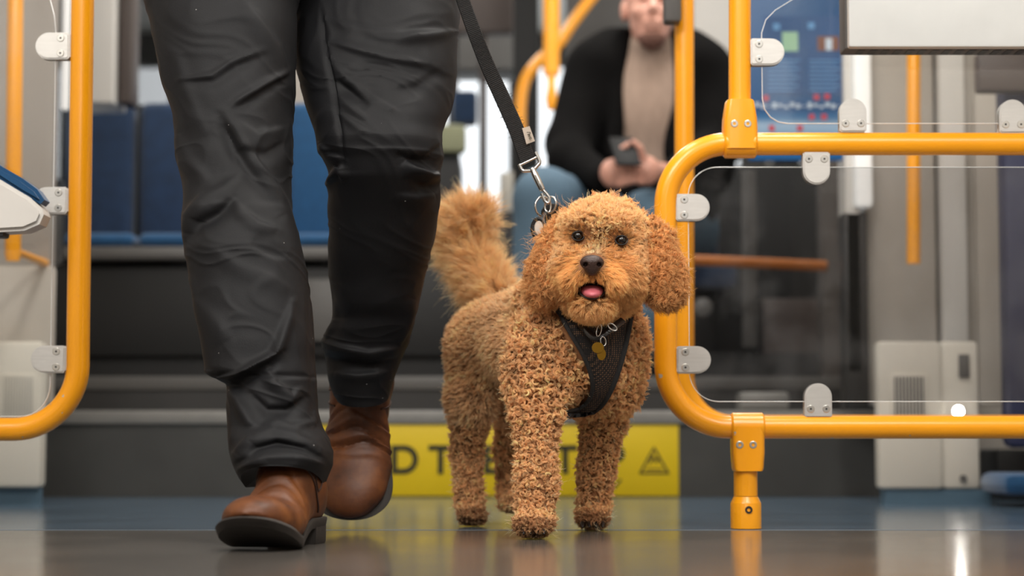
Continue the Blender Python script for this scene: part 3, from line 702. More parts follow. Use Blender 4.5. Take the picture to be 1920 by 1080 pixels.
LEFT = [ # y, xl, xr, Y, depth half
 (-420, 300, 700, 3.06, .13), (-200, 285, 640, 3.05, .13), (-60, 272, 585, 3.03, .125), (0, 272, 560, 3.02, .12), (60, 285, 556, 3.0, .118), (140, 300, 553, 2.98, .112),
 (180, 312, 552, 2.97, .11), (225, 326, 549, 2.96, .107), (270, 331, 547, 2.95, .105), (300, 336, 546, 2.94, .103), (345, 343, 545, 2.93, .10), (385, 347, 546, 2.91, .098),
 (400, 346, 548, 2.9, .097), (430, 345, 556, 2.89, .096), (470, 349, 566, 2.87, .094), (520, 356, 576, 2.86, .092), (580, 366, 584, 2.845, .09), (640, 378, 587, 2.83, .088),
 (675, 384, 588, 2.825, .087), (698, 389, 590, 2.82, .086), (708, 405, 591, 2.82, .083), (716, 422, 592, 2.815, .081), (740, 425, 592, 2.81, .08), (770, 425, 592, 2.8, .079),
 (800, 427, 600, 2.79, .08), (825, 430, 614, 2.775, .086), (850, 434, 622, 2.765, .09), (870, 438, 620, 2.755, .092), (888, 446, 612, 2.75, .092), (905, 455, 604, 2.745, .09)]
RIGHT = [
 (-420, 520, 800, 3.2, .13), (-200, 530, 850, 3.19, .125), (-60, 540, 866, 3.17, .12), (0, 545, 865, 3.16, .115), (60, 548, 862, 3.13, .11), (130, 553, 858, 3.1, .108), (190, 569, 850, 3.08, .105), (225, 581, 838, 3.06, .103),
 (248, 590, 831, 3.05, .102), (270, 596, 830, 3.04, .101), (290, 600, 832, 3.04, .1), (298, 608, 832, 3.04, .1), (312, 614, 828, 3.045, .099), (332, 618, 825, 3.05, .097), (345, 613, 826, 3.055, .096),
 (370, 617, 825, 3.07, .094), (420, 617, 819, 3.1, .09), (480, 616, 806, 3.13, .086), (530, 620, 795, 3.16, .084), (575, 628, 783, 3.18, .082), (600, 629, 778, 3.2, .081), (622, 614, 772, 3.21, .081),
 (642, 604, 766, 3.22, .081), (655, 606, 759, 3.225, .08), (680, 612, 748, 3.235, .076), (705, 616, 738, 3.24, .072), (725, 622, 732, 3.245, .068), (742, 632, 730, 3.25, .064)]
FL = [([(345, 156), (400, 152), (440, 125), (490, 104)], 9, -.006), ([(345, 150), (400, 145), (440, 117), (490, 96)], 11, .005),
 ([(440, 203), (480, 180), (545, 140)], 8, -.006), ([(436, 194), (480, 170), (545, 130)], 10, .005),
 ([(450, 0), (480, 40), (515, 90), (545, 160)], 14, .007), ([(425, 210), (455, 265), (495, 330), (540, 395), (565, 450)], 12, .007),
 ([(410, 215), (440, 275), (480, 340), (525, 405)], 11, -.006), ([(350, 440), (358, 405), (385, 372), (420, 355), (450, 330)], 14, .010),
 ([(352, 455), (375, 420), (410, 400), (440, 372)], 10, -.008), ([(440, 375), (455, 400), (480, 420), (520, 432)], 10, .007),
 ([(420, 240), (445, 285), (500, 290), (540, 265)], 12, -.005), ([(440, 225), (480, 255), (540, 240)], 10, .004),
 ([(400, 470), (450, 500), (500, 520), (545, 545)], 14, .004), ([(360, 560), (400, 600), (430, 640)], 18, .004), 
 ([(385, 696), (415, 712), (450, 704), (480, 685), (515, 665), (530, 622), (548, 565)], 9, .011), ([(395, 722), (440, 722), (470, 702), (505, 682), (528, 660)], 9, -.010),
 ([(425, 715), (445, 745), (470, 790), (486, 802)], 9, .007), ([(486, 802), (520, 790), (545, 800), (590, 790)], 8, .006), ([(470, 740), (500, 770), (540, 770), (575, 745)], 10, -.007),
 ([(500, 690), (515, 720), (545, 745), (560, 730)], 9, .007), ([(440, 850), (470, 820), (510, 805), (550, 815), (600, 840)], 10, .009), ([(445, 870), (480, 842), (520, 832), (570, 842), (610, 862)], 8, -.008),
 ([(450, 880), (500, 852), (550, 850), (606, 872)], 9, .007), ([(586, 540), (590, 620), (594, 700), (594, 770), (588, 800)], 5, .005), ([(578, 540), (582, 620), (586, 700), (586, 780)], 4, -.005),
 ([(330, 250), (350, 300), (390, 340)], 16, .006), ([(300, 60), (330, 110), (350, 180), (390, 260)], 18, .004), ([(540, 480), (500, 470), (470, 450)], 12, -.004)]
FRr = [([(612, 35), (700, 60), (780, 68), (860, 60)], 9, .005), ([(618, 85), (660, 100), (720, 118), (800, 130), (850, 150)], 9, -.005), ([(618, 78), (660, 92), (720, 110), (800, 122)], 10, .006),
 ([(625, 120), (650, 145), (700, 185), (745, 210)], 8, .005), ([(630, 150), (655, 170), (690, 200)], 7, -.005), ([(635, 180), (660, 200), (690, 225)], 7, .005), ([(640, 215), (665, 232), (690, 250)], 6, .004),
 ([(603, 20), (610, 80), (625, 160), (638, 240), (648, 330)], 4, -.004), ([(740, 80), (780, 65), (840, 60)], 8, .004), ([(740, 170), (780, 165), (830, 130)], 10, -.003),
 ([(760, 300), (775, 318), (800, 330), (832, 328)], 10, .014), ([(770, 335), (800, 345), (828, 345)], 8, -.010), ([(740, 285), (765, 300), (800, 300), (830, 270)], 10, -.007),
 ([(745, 370), (780, 375), (815, 365)], 12, .006), ([(645, 340), (640, 320), (615, 345)], 6, .008), ([(600, 270), (620, 295), (645, 300)], 8, .007),
 ([(628, 400), (640, 500), (650, 600)], 16, .003), ([(605, 640), (640, 655), (690, 665), (750, 655)], 10, .008), ([(612, 670), (650, 680), (700, 685), (745, 672)], 8, -.007),
 ([(780, 560), (765, 610), (745, 650)], 9, .006), ([(622, 560), (630, 600), (612, 635)], 8, .006), ([(625, 700), (670, 706), (730, 698)], 8, .005)]
TROU = mat('charcoal_cotton', srgb(24, 24, 26), .6, 0, .1, 14, .12, 500, spec=.2, sheen=.0)
def lint(m):
    n = m.node_tree.nodes; L = m.node_tree.links; b = n['Principled BSDF']
    tc = n.new('ShaderNodeTexCoord'); v = n.new('ShaderNodeTexVoronoi'); v.inputs['Scale'].default_value = 26; L.new(tc.outputs['Object'], v.inputs['Vector'])
    mr = n.new('ShaderNodeMapRange'); mr.inputs[1].default_value = .030; mr.inputs[2].default_value = .022; L.new(v.outputs['Distance'], mr.inputs[0])
    mx = n.new('ShaderNodeMixRGB'); L.new(mr.outputs[0], mx.inputs[0]); old = b.inputs['Base Color'].links[0].from_socket
    L.new(old, mx.inputs[1]); mx.inputs[2].default_value = srgb(150, 148, 145); L.new(mx.outputs[0], b.inputs['Base Color'])
lint(TROU)
wk = empty('person', (P(500, 1020, 2.78).x, 2.95, 0), 'walking person in black trousers and brown boots holding the leash', 'person')
bm = new(); VL = leg_mesh(bm, LEFT, FL, seed=1, hem_arc=.024)
VR = leg_mesh(bm, RIGHT, FRr, seed=3, hem_arc=-.020)
# hem dips at the back of each leg
bmesh.ops.recalc_face_normals(bm, faces=bm.faces)
tr_ = obj('trousers', bm, TROU, wk)
# hem arch: raise hem front of near leg, lower its sides
def hem_band(V, name, off=.0016, rows=16):
    n, seg = V.shape[:2]; bm = new(); A = []
    for i in (n-rows, n-1):
        c = V[i].mean(0); A.append([bm.verts.new(Vector(V[i, k]+(V[i, k]-c)*off/np.linalg.norm(V[i, k]-c))) for k in range(seg)])
    for k in range(seg): bm.faces.new((A[0][k], A[1][k], A[1][(k+1) % seg], A[0][(k+1) % seg]))
    return bm
waist_y = [P(0, -430, 3.1).z]
bm = new()
prof = []
for t in np.linspace(0, 1, 8):
    z = waist_y[0]-.06+t*.13; prof.append([bm.verts.new((P(555, -430, 3.12).x+.205*(1-.05*t)*math.cos(a), 3.13+.145*math.sin(a), z)) for a in np.arange(48)*2*PI/48])
for a_, b_ in zip(prof, prof[1:]):
    for k in range(48): bm.faces.new((a_[k], a_[(k+1) % 48], b_[(k+1) % 48], b_[k]))
bm.faces.new(prof[-1]); bm.faces.new(prof[0][::-1]); obj('waistband', bm, TROU, wk)

# ---- boots
LEA = bpy.data.materials.new('brown_leather'); LEA.use_nodes = True
def leather():
    n = LEA.node_tree.nodes; L = LEA.node_tree.links; b = n['Principled BSDF']; tc = n.new('ShaderNodeTexCoord')
    a = n.new('ShaderNodeTexNoise'); a.inputs['Scale'].default_value = 13; a.inputs['Detail'].default_value = 7; a.inputs['Roughness'].default_value = .6; L.new(tc.outputs['Object'], a.inputs['Vector'])
    cr = n.new('ShaderNodeValToRGB'); e = cr.color_ramp.elements; e[0].position = .3; e[0].color = srgb(50, 27, 13); e[1].position = .68; e[1].color = srgb(122, 72, 32)
    k = e.new(.5); k.color = srgb(92, 50, 22); L.new(a.outputs[0], cr.inputs[0]); L.new(cr.outputs[0], b.inputs['Base Color'])
    b.inputs['Roughness'].default_value = .48; b.inputs['Specular IOR Level'].default_value = .4
    n2 = n.new('ShaderNodeTexNoise'); n2.inputs['Scale'].default_value = 160; n2.inputs['Detail'].default_value = 4; L.new(tc.outputs['Object'], n2.inputs['Vector'])
    bp = n.new('ShaderNodeBump'); bp.inputs['Strength'].default_value = .25; bp.inputs['Distance'].default_value = .001; L.new(n2.outputs[0], bp.inputs['Height']); L.new(bp.outputs[0], b.inputs['Normal'])
leather()
SOLE = mat('worn_sole_rubber', srgb(44, 39, 35), .75, 0, .25, 18, .4, 60)
STITCH = mat('dark_seam', srgb(52, 28, 16), .7)
ELAS = mat('elastic_side_gusset', srgb(92, 54, 30), .8, 0, .2, 200)
def foot_outline(n=60, side=1):
    """(x lateral, y forward) outline: heel at y=-.07, toe at y=.215"""
    pts = [(-.0, -.078), (.03, -.068), (.036, -.03), (.034, .03), (.043, .09), (.053, .14), (.050, .18), (.030, .208), (.0, .217), (-.030, .208), (-.049, .178), (-.051, .135), (-.043, .09), (-.036, .03), (-.036, -.03), (-.03, -.068)]
    pts = [Vector((x*side, y, 0)) for x, y in pts]; pts = catmull(pts+[pts[0]], 5)[:-1]
    return [(p.x, p.y) for p in pts]
def build_boot(parent, mtx, spring, side=1, creases=()):
    """spring(y) -> lift of the sole at forward distance y"""
    ol = foot_outline(side=side)
    bmS = new()
    def ring(z, k, kh=1): return [bmS.verts.new((x*k, y*k+.002, spring(y)+z)) for x, y in ol]
    rs = [ring(.0, .97), ring(.002, 1.0), ring(.0095, 1.03), ring(.0125, 1.04), ring(.0145, 1.02), ring(.015, .9)]
    for a_, b_ in zip(rs, rs[1:]):
        for k in range(len(ol)): bmS.faces.new((a_[k], a_[(k+1) % len(ol)], b_[(k+1) % len(ol)], b_[k]))
    bmS.faces.new(rs[0][::-1]); bmS.faces.new(rs[-1]); bmesh.ops.triangulate(bmS, faces=[f for f in bmS.faces if len(f.verts) > 4])
    bmS.transform(mtx); sole = obj('sole', bmS, SOLE, parent)
    bmH = new(); hl = [(x, y) for x, y in ol if y < .005]
    hl.sort(key=lambda p: math.atan2(p[1]+.03, p[0]))
    A = []
    for z, k in ((-.022, .96), (-.02, .99), (.002, 1.0)): A.append([bmH.verts.new((x*k, y*k, spring(min(y, 0))+z)) for x, y in hl])
    for a_, b_ in zip(A, A[1:]):
        for k in range(len(hl)): bmH.faces.new((a_[k], a_[(k+1) % len(hl)], b_[(k+1) % len(hl)], b_[k]))
    bmH.faces.new(A[0][::-1]); bmH.faces.new(A[-1]); bmesh.ops.recalc_face_normals(bmH, faces=bmH.faces)
    bmH.transform(mtx); obj('heel', bmH, SOLE, parent)
    # upper
    s = SDF((-.08, -.11, -.02), (.08, .25, .24), .0035); zz_ = .012
    f = lambda y: spring(y)+zz_
    secs = [(-.045, .036, .040), (-.01, .038, .045), (.03, .040, .044), (.07, .044, .040), (.105, .049, .036), (.135, .0515, .032), (.165, .048, .030), (.185, .038, .026)]
    for (y, wx, hh) in secs:
        s.ell((0.001*side, y, f(y)+hh*.55), (wx, .042, hh*.95), .012)
    s.cone((0, -.02, f(0)+.05), (.008, -.022, .2), .039, .037, .03)
    s.cone((0, .03, f(0)+.055), (0, .0, .12), .034, .036, .02)
    s.cone((0, .08, f(.08)+.035), (0, .02, f(0)+.075), .031, .034, .02)
    # flatten under the sole line
    G = np.meshgrid(*s.ax, indexing='ij'); base = np.vectorize(lambda y: spring(y)+.0115)(s.ax[1])[None, :, None]
    s.F = np.maximum(s.F, (base-G[2]).astype(np.float32)); s.F = np.maximum(s.F, (G[2]-.150).astype(np.float32))
    me = s.mesh('upper'); relax(me, 3)
    co = np.empty(len(me.vertices)*3, np.float32); me.vertices.foreach_get('co', co); co = co.reshape(-1, 3)
    no = np.empty(len(me.vertices)*3, np.float32); me.vertices.foreach_get('normal', no); no = no.reshape(-1, 3)
    D = np.zeros(len(co))
    for (yc, wd, amp, sl, wav) in creases:
        u = co[:, 1]-(yc+sl*co[:, 0]+wav*np.sin(co[:, 0]*95+yc*60)); top = np.clip((co[:, 2]-np.vectorize(spring)(co[:, 1])-.02)/.02, 0, 1)
        D += amp*np.exp(-(u/wd)**2)*top
    co += no*D[:, None]; me.vertices.foreach_set('co', co.ravel()); me.update()
    bv = BVHTree.FromPolygons([Vector(c) for c in co], [tuple(p.vertices) for p in me.polygons])
    # seams: side gusset arcs on both sides
    for sd in (-1, 1):
        pts = []
        for t in np.linspace(0, 1, 22):
            y = .062-.075*t if t < .5 else .062-.075*t
            z = (.19-(.19-.075)*math.sin(t*PI)) if True else 0
            y = .058-.095*t
            h = bv.ray_cast(Vector((sd*.12, y, z)), Vector((-sd, -.0, 0)))
            if h[0]: pts.append(h[0]+h[1]*.0006)
        if len(pts) > 4:
            bmT = new(); tube(bmT, pts, .0013, 8); bmT.transform(mtx); obj('seam', bmT, STITCH, parent)
    # vamp seam running from ankle to sole
        pts = []
        for t in np.linspace(0, 1, 16):
            y = .052-.052*t; z = spring(0)+.085-.062*t
            h = bv.ray_cast(Vector((sd*.12, y, z)), Vector((-sd, 0, 0)))
            if h[0]: pts.append(h[0]+h[1]*.0008)
        if len(pts) > 4:
            bmT = new(); tube(bmT, pts, .0015, 8); bmT.transform(mtx); obj('seam', bmT, STITCH, parent)
    me.transform(mtx); obj('upper', me, LEA, parent)
# near boot: sole on the floor at the ball, toe sprung up
def spr1(y): return .022+max(0, y-.05)*-.0+ (0 if y < .02 else -.020*min(1, (y-.02)/.09)) + (max(0, y-.12)**1.35)*.72
bx, by = P(546, 1020, 2.74).x, 2.75
bt = empty('boot', (bx, by, 0)); bt.parent = wk; bt.location = Vector((bx, by, 0))-wk.location
mtx1 = Matrix.Translation((bx, by, 0.0)) @ Matrix.Rotation(R(180-9), 4, 'Z') @ Matrix.Scale(.985, 4) @ Matrix.Scale(1.0, 4, (1, 0, 0))
build_boot(bt, mtx1, spr1, 1, [(.098, .004, -.0016, .2, .002), (.085, .004, .0012, .1, .002), (.07, .004, -.0014, -.2, .003), (.112, .005, .0012, .1, .002)])
# far boot: heel lifted, toe pointing down
bt2 = empty('boot', (0, 0, 0)); bt2.parent = wk
def spr2(y): return max(0, y-.13)**1.4*.5
fx, fy = P(676, 712, 3.27), 3.27
bt2.location = Vector((fx.x, fy, fx.z))-wk.location
mtx2 = Matrix.Translation(fx) @ Matrix.Rotation(R(4), 4, 'Y') @ Matrix.Rotation(R(180), 4, 'Z') @ Matrix.Rotation(R(-62), 4, 'X') @ Matrix.Scale(1.2, 4, (1, 0, 0)) @ Matrix.Scale(1.0, 4) @ Matrix.Translation((0, 0.0, -.085))
build_boot(bt2, mtx2, spr2, -1, [(.110, .0035, -.0034, .1, .003), (.100, .004, .0022, .05, .003), (.090, .0035, -.0034, -.1, .004), (.078, .004, .002, .1, .003), (.066, .0035, -.003, -.1, .004), (.125, .005, .0016, 0, .003), (.05, .004, -.002, .1, .003)])

# ================================================================== DOG
def PX(px, py, Y): return np.array(P(px, py, Y))
def m3(r): return r*3.05/F_PX
dg_ = empty('dog', (P(1010, 1000, 3.05).x, 3.1, 0), 'curly apricot poodle-mix dog on a leash looking at the camera', 'dog')
s = SDF((-.16, 2.74, -.005), (.29, 3.66, .56), .0045)
C = lambda a, b, k=.02: s.cone(PX(*a[:3]), PX(*b[:3]), m3(a[3]), m3(b[3]), k)
# torso
s.ell(PX(1092, 655, 3.1), (m3(96), .11, m3(120)), .03)
C((1085, 640, 3.12, 96), (1010, 632, 3.26, 92)); C((1010, 632, 3.26, 92), (925, 640, 3.40, 84), .03)
s.ell(PX(1020, 560, 3.18), (m3(50), .08, m3(38)), .03)
C((1150, 640, 3.10, 58), (1150, 720, 3.12, 50), .03); C((1020, 640, 3.04, 58), (1008, 720, 3.02, 50), .03)
# rear legs
C((905, 660, 3.38, 66), (886, 745, 3.38, 44), .03); C((886, 745, 3.38, 44), (874, 850, 3.43, 25), .02); C((874, 850, 3.43, 25), (882, 950, 3.37, 24), .015)
s.ell(PX(885, 967, 3.34), (m3(26), .035, m3(17)), .012)
C((975, 690, 3.44, 50), (965, 760, 3.46, 32), .03); C((965, 760, 3.46, 32), (950, 840, 3.52, 20), .02); C((950, 840, 3.52, 20), (954, 930, 3.50, 19), .015)
s.ell(PX(958, 943, 3.48), (m3(21), .032, m3(15)), .012)
# front legs
C((1010, 690, 3.02, 52), (1006, 790, 2.99, 33), .03); C((1006, 790, 2.99, 33), (1006, 905, 2.95, 31), .02); C((1006, 905, 2.95, 31), (1002, 968, 2.93, 29), .015)
s.ell(PX(1000, 983, 2.905), (m3(32), .04, m3(19)), .012)
C((1140, 700, 3.14, 52), (1132, 785, 3.17, 36), .03); C((1132, 785, 3.17, 36), (1118, 880, 3.2, 29), .02); C((1118, 880, 3.2, 29), (1112, 955, 3.2, 27), .015)
s.ell(PX(1111, 971, 3.18), (m3(29), .036, m3(17)), .012)
# neck + head
C((1105, 640, 3.1, 72), (1122, 540, 3.05, 66), .03)
s.ell(PX(1130, 455, 3.0), (m3(88), .075, m3(80)), .02)
s.ell(PX(1078, 505, 2.965), (m3(44), .05, m3(46)), .02); s.ell(PX(1166, 512, 2.965), (m3(44), .05, m3(46)), .02)
s.ell(PX(1120, 545, 2.99), (m3(68), .055, m3(48)), .02)
C((1120, 500, 2.97, 42), (1110, 505, 2.895, 25), .022)                 # muzzle bridge
s.ell(PX(1090, 522, 2.905), (m3(30), .032, m3(22)), .012); s.ell(PX(1134, 524, 2.905), (m3(30), .032, m3(22)), .012)
s.ell(PX(1112, 570, 2.925), (m3(34), .036, m3(19)), .012)
s.ell(PX(1118, 425, 2.955), (m3(48), .04, m3(30)), .02)                # forehead
# sockets and mouth
for ex, ey in ((1084, 443), (1165, 451)): s.ell(PX(ex, ey, 2.915), (m3(12), .018, m3(10)), .006, sub=True)
s.ell(PX(1110, 541, 2.89), (m3(26), .035, m3(18)), .006, sub=True)
# carve a flat floor line
G2 = s.ax[2][None, None, :]; s.F = np.maximum(s.F, (.004-G2).astype(np.float32)+0*s.F)
dme = s.mesh('body'); relax(dme, 2)
co = np.empty(len(dme.vertices)*3); dme.vertices.foreach_get('co', co); co = co.reshape(-1, 3)
DBV = BVHTree.FromPolygons([Vector(c) for c in co], [tuple(p.vertices) for p in dme.polygons])
SKIN = mat('dog_undercoat', srgb(138, 92, 56), .9, 0, .15, 40, .5, 200)
def cast(px, py, off=0.0):
    d = ray(px, py).normalized(); h = DBV.ray_cast(Vector((0, 0, H)), d)
    return (h[0]+h[1]*off, h[1]) if h[0] else (None, None)
body = obj('body', dme, SKIN, dg_)
# ears
def ear_mesh(pts, flat=.45):
    e = SDF(np.min([PX(*p[:3]) for p in pts], 0)-.05, np.max([PX(*p[:3]) for p in pts], 0)+.05, .004)
    for a_, b_ in zip(pts, pts[1:]): e.cone(PX(*a_[:3]), PX(*b_[:3]), m3(a_[3]), m3(b_[3]), .01)
    me = e.mesh('ear'); relax(me, 1); return me
EL = ear_mesh([(1060, 412, 3.01, 12), (1041, 452, 3.0, 18), (1028, 498, 2.99, 21), (1024, 532, 2.985, 19)])
ER = ear_mesh([(1205, 418, 3.01, 14), (1228, 450, 2.99, 23), (1238, 495, 2.98, 26), (1244, 532, 2.975, 22)])
TL = ear_mesh([(935, 560, 3.44, 18), (912, 530, 3.47, 18), (885, 490, 3.5, 19), (868, 450, 3.52, 20), (870, 418, 3.52, 20), (890, 408, 3.52, 16), (908, 424, 3.53, 12)])
# eyes, nose, mouth
EYE = mat('dark_eye', srgb(18, 10, 6), .04, 0, .1, spec=.6)
RIM = mat('black_eyelid', srgb(22, 16, 13), .45)
NOS = mat('dark_brown_nose', srgb(58, 38, 32), .38, 0, .15, 60, .5, 500)
NOSI = mat('nostril', srgb(12, 8, 7), .6)
TON = mat('pink_tongue', srgb(206, 106, 116), .4, 0, .08, 60, .3, 300)
MOU = mat('mouth_lining', srgb(40, 18, 16), .4)
for ex, ey in ((1084, 443), (1165, 451)):
    p, nrm = cast(ex, ey); 
    if p is None: p = P(ex, ey, 2.93)
    c = P(ex, ey, p.y-.002); e = new(); bmesh.ops.create_uvsphere(e, u_segments=28, v_segments=18, radius=m3(10)); bmesh.ops.translate(e, verts=e.verts, vec=c); ey_ = obj('eye', e, EYE, dg_)
    e = new(); r1 = m3(9.8); pts = [c+Vector((r1*1.12*math.cos(a), -.0035-.002*abs(math.sin(a)), r1*.86*math.sin(a))) for a in np.arange(28)*2*PI/28]
    tube(e, pts, .0009, 8, closed=True); obj('eyelid', e, RIM, ey_)
e = SDF(PX(1110, 495, 2.87)-.04, PX(1110, 495, 2.87)+.04, .0013)
nc = PX(1110, 495, 2.862)
e.ell(nc+[0, 0, .002], (m3(21.5), .014, m3(14)), .004); e.ell(nc+[0, .002, -.007], (m3(13), .012, m3(12)), .005)
for sx_ in (-1, 1):
    e.ell(nc+[sx_*.0098, -.009, -.0015], (.0036, .008, .0030), .002, sub=True, rot=(0, sx_*.5, 0)); e.cone(nc+[sx_*.0125, -.009, -.003], nc+[sx_*.0165, -.005, -.0045], .0014, .001, .002, sub=True)
e.cone(nc+[0, -.014, .0], nc+[0, -.012, -.016], .0006, .0009, .0016, sub=True)
nme = e.mesh('nose'); relax(nme, 1); obj('nose', nme, NOS, dg_)
e = SDF(PX(1110, 543, 2.89)-.045, PX(1110, 543, 2.89)+.045, .002)
e.ell(PX(1110, 545, 2.903), (m3(20.5), .03, m3(11)), .004, rot=(.3, 0, 0)); e.cone(PX(1110, 538, 2.86), PX(1110, 553, 2.868), .0006, .0006, .003, sub=True)
tme = e.mesh('tongue'); relax(tme, 1); obj('tongue', tme, TON, dg_)
e = new(); bmesh.ops.create_uvsphere(e, u_segments=24, v_segments=16, radius=1)
for v in e.verts: v.co = Vector((v.co.x*m3(24), v.co.y*.03, v.co.z*m3(15)))
bmesh.ops.translate(e, verts=e.verts, vec=P(1110, 540, 2.925)); obj('mouth', e, MOU, dg_)
e = new(); lp = [P(1110+24*math.cos(a), 544+15*math.sin(a), 2.885+.008*abs(math.cos(a))) for a in np.linspace(R(8), R(172), 20)]
tube(e, lp, [.0012+.0016*math.sin(t*PI) for t in np.linspace(0, 1, 20)], 8); obj('lip', e, RIM, dg_)
# lower teeth
e = new()
for k in range(6):
    a = R(50+k*16); p = P(1110+15*math.cos(a), 546+9.5*math.sin(a), 2.884); bmesh.ops.create_icosphere(e, subdivisions=1, radius=.0012, matrix=Matrix.Translation(p))
t_ = obj('teeth', e, WHITE, dg_); t_['kind'] = 'stuff'

# ---------------- harness & collar
HAR = mat('black_harness_mesh', srgb(40, 34, 32), .8, 0, .3, 500, .6, 900)
def mesh_weave():
    n = HAR.node_tree.nodes; L = HAR.node_tree.links; b = n['Principled BSDF']; tc = n.new('ShaderNodeTexCoord')
    v = n.new('ShaderNodeTexVoronoi'); v.inputs['Scale'].default_value = 330; v.inputs['Randomness'].default_value = .15; L.new(tc.outputs['Object'], v.inputs['Vector'])
    cr = n.new('ShaderNodeValToRGB'); cr.color_ramp.elements[0].position = .3; cr.color_ramp.elements[0].color = srgb(112, 84, 60); cr.color_ramp.elements[1].position = .42; cr.color_ramp.elements[1].color = srgb(24, 20, 20)
    L.new(v.outputs['Distance'], cr.inputs[0]); L.new(cr.outputs[0], b.inputs['Base Color'])
mesh_weave()
WEB = mat('black_webbing', srgb(24, 22, 22), .6, 0, .15, 60, .6, 400, (1, 1, 4))
CHR = mat('polished_nickel', srgb(205, 203, 200), .2, 1, .05)
GLD = mat('gold_tag', srgb(190, 140, 50), .25, 1, .08)
har = empty('harness', (0, 0, 0)); har.parent = dg_; har.location = P(1110, 680, 3.0)-dg_.location
LE = [(1040, 566), (1052, 600), (1072, 632), (1092, 660), (1104, 690), (1110, 720), (1100, 748), (1062, 772)]
RE = [(1170, 592), (1167, 620), (1160, 650), (1152, 682), (1142, 712), (1128, 742), (1104, 768), (1066, 779)]
LEc = [Vector((a, b, 0)) for a, b in LE]; REc = [Vector((a, b, 0)) for a, b in RE]
LEc = catmull(LEc, 5); REc = catmull(REc, 5)
bm = new(); rows = []; edge = []; nS = 12
OFF = .0115
for a_, b_ in zip(LEc, REc):
    row = []
    for k in range(nS+1):
        v = a_.lerp(b_, k/nS); p, nn = cast(v.x, v.y, OFF)
        if p is None: p = P(v.x, v.y, 3.0)
        if p.y < 2.955: p = P(v.x, v.y, 2.955+.0)
        row.append(p)
    rows.append(row)
A = np.array([[list(p) for p in r] for r in rows])
for _ in range(6):
    B = A.copy(); B[1:-1, 1:-1] = (A[:-2, 1:-1]+A[2:, 1:-1]+A[1:-1, :-2]+A[1:-1, 2:])/4; B[1:-1, 0] = (A[:-2, 0]+A[2:, 0])/2; B[1:-1, -1] = (A[:-2, -1]+A[2:, -1])/2; A = B
ni, nk = A.shape[:2]; vf = [[bm.verts.new(A[i, k]) for k in range(nk)] for i in range(ni)]; vb_ = [[bm.verts.new(A[i, k]+[0, .003, 0]) for k in range(nk)] for i in range(ni)]
for i in range(ni-1):
    for k in range(nk-1):
        bm.faces.new((vf[i][k], vf[i+1][k], vf[i+1][k+1], vf[i][k+1])); bm.faces.new((vb_[i][k], vb_[i][k+1], vb_[i+1][k+1], vb_[i+1][k]))
bmesh.ops.recalc_face_normals(bm, faces=bm.faces)
obj('chest_panel', bm, HAR, har)
HPTS = A.reshape(-1, 3)
bm = new(); tube(bm, [Vector(A[i, -1])+Vector((0, -.001, 0)) for i in range(ni)], .0048, 10, flat=(.6, 1)); obj('edge_binding', bm, WEB, har)
bm = new(); tube(bm, [Vector(A[i, 0])+Vector((0, -.001, 0)) for i in range(ni)], .0036, 10, flat=(.6, 1)); obj('edge_binding', bm, WEB, har)
# strap round the neck up to the withers handle
sp = [Vector(A[0, 2]), P(1030, 545, 3.06), P(1020, 500, 3.12), P(1026, 460, 3.15), P(1034, 425, 3.13), P(1040, 402, 3.12)]
bm = new(); tube(bm, catmull(sp, 6), .009, 10, flat=(.35, 1)); obj('neck_strap', bm, WEB, har)
bm = new(); tube(bm, catmull([P(1050, 420, 3.11), P(1034, 415, 3.1), P(1024, 398, 3.09), P(1040, 394, 3.1), P(1056, 408, 3.12)], 6), .0065, 10, flat=(.6, 1.6)); obj('handle', bm, WEB, har)
# collar strap with rings and tags
bm = new(); cp_ = [P(1075, 598, 2.99), P(1095, 615, 2.955), P(1115, 632, 2.944), P(1140, 620, 2.945), P(1168, 600, 2.965)]
tube(bm, catmull(cp_, 8), .0055, 10, flat=(.35, 1)); col2 = obj('collar', bm, mat('black_leather', srgb(30, 24, 22), .3, 0, .1, coat=.3), dg_)
def ringo(name, c, r, th, rot, m_, parent, fx=1, fy=1, seg=28):
    bm = new(); pts = [Vector((r*fx*math.cos(a), 0, r*fy*math.sin(a))) for a in np.arange(seg)*2*PI/seg]; tube(bm, pts, th, 10, closed=True)
    bm.transform(Matrix.Translation(c) @ Euler(rot).to_matrix().to_4x4()); return obj(name, bm, m_, parent)
ringo('ring', P(1123, 619, 2.935), m3(9), .0009, (0, R(20), R(40)), CHR, col2, .6, 1.3)
ringo('ring', P(1131, 640, 2.935), m3(7.5), .0009, (0, R(-10), R(20)), CHR, col2, .7, 1.1)
ringo('buckle', P(1148, 613, 2.938), m3(8), .0011, (0, R(35), R(10)), CHR, col2, 1.2, .6)
bm = new()
for (x, y, rx, rz, t_y) in ((1121, 652, 11, 10, 0), (1128, 664, 8, 11, .002)):
    g = [(P(x, y, 2.93).x+m3(rx)*math.cos(a), P(x, y, 2.93).z+m3(rz)*math.sin(a)) for a in np.arange(24)*2*PI/24]; prism(bm, g, 2.93+t_y, 2.9315+t_y, .0004)
obj('gold_tag', bm, GLD, col2)

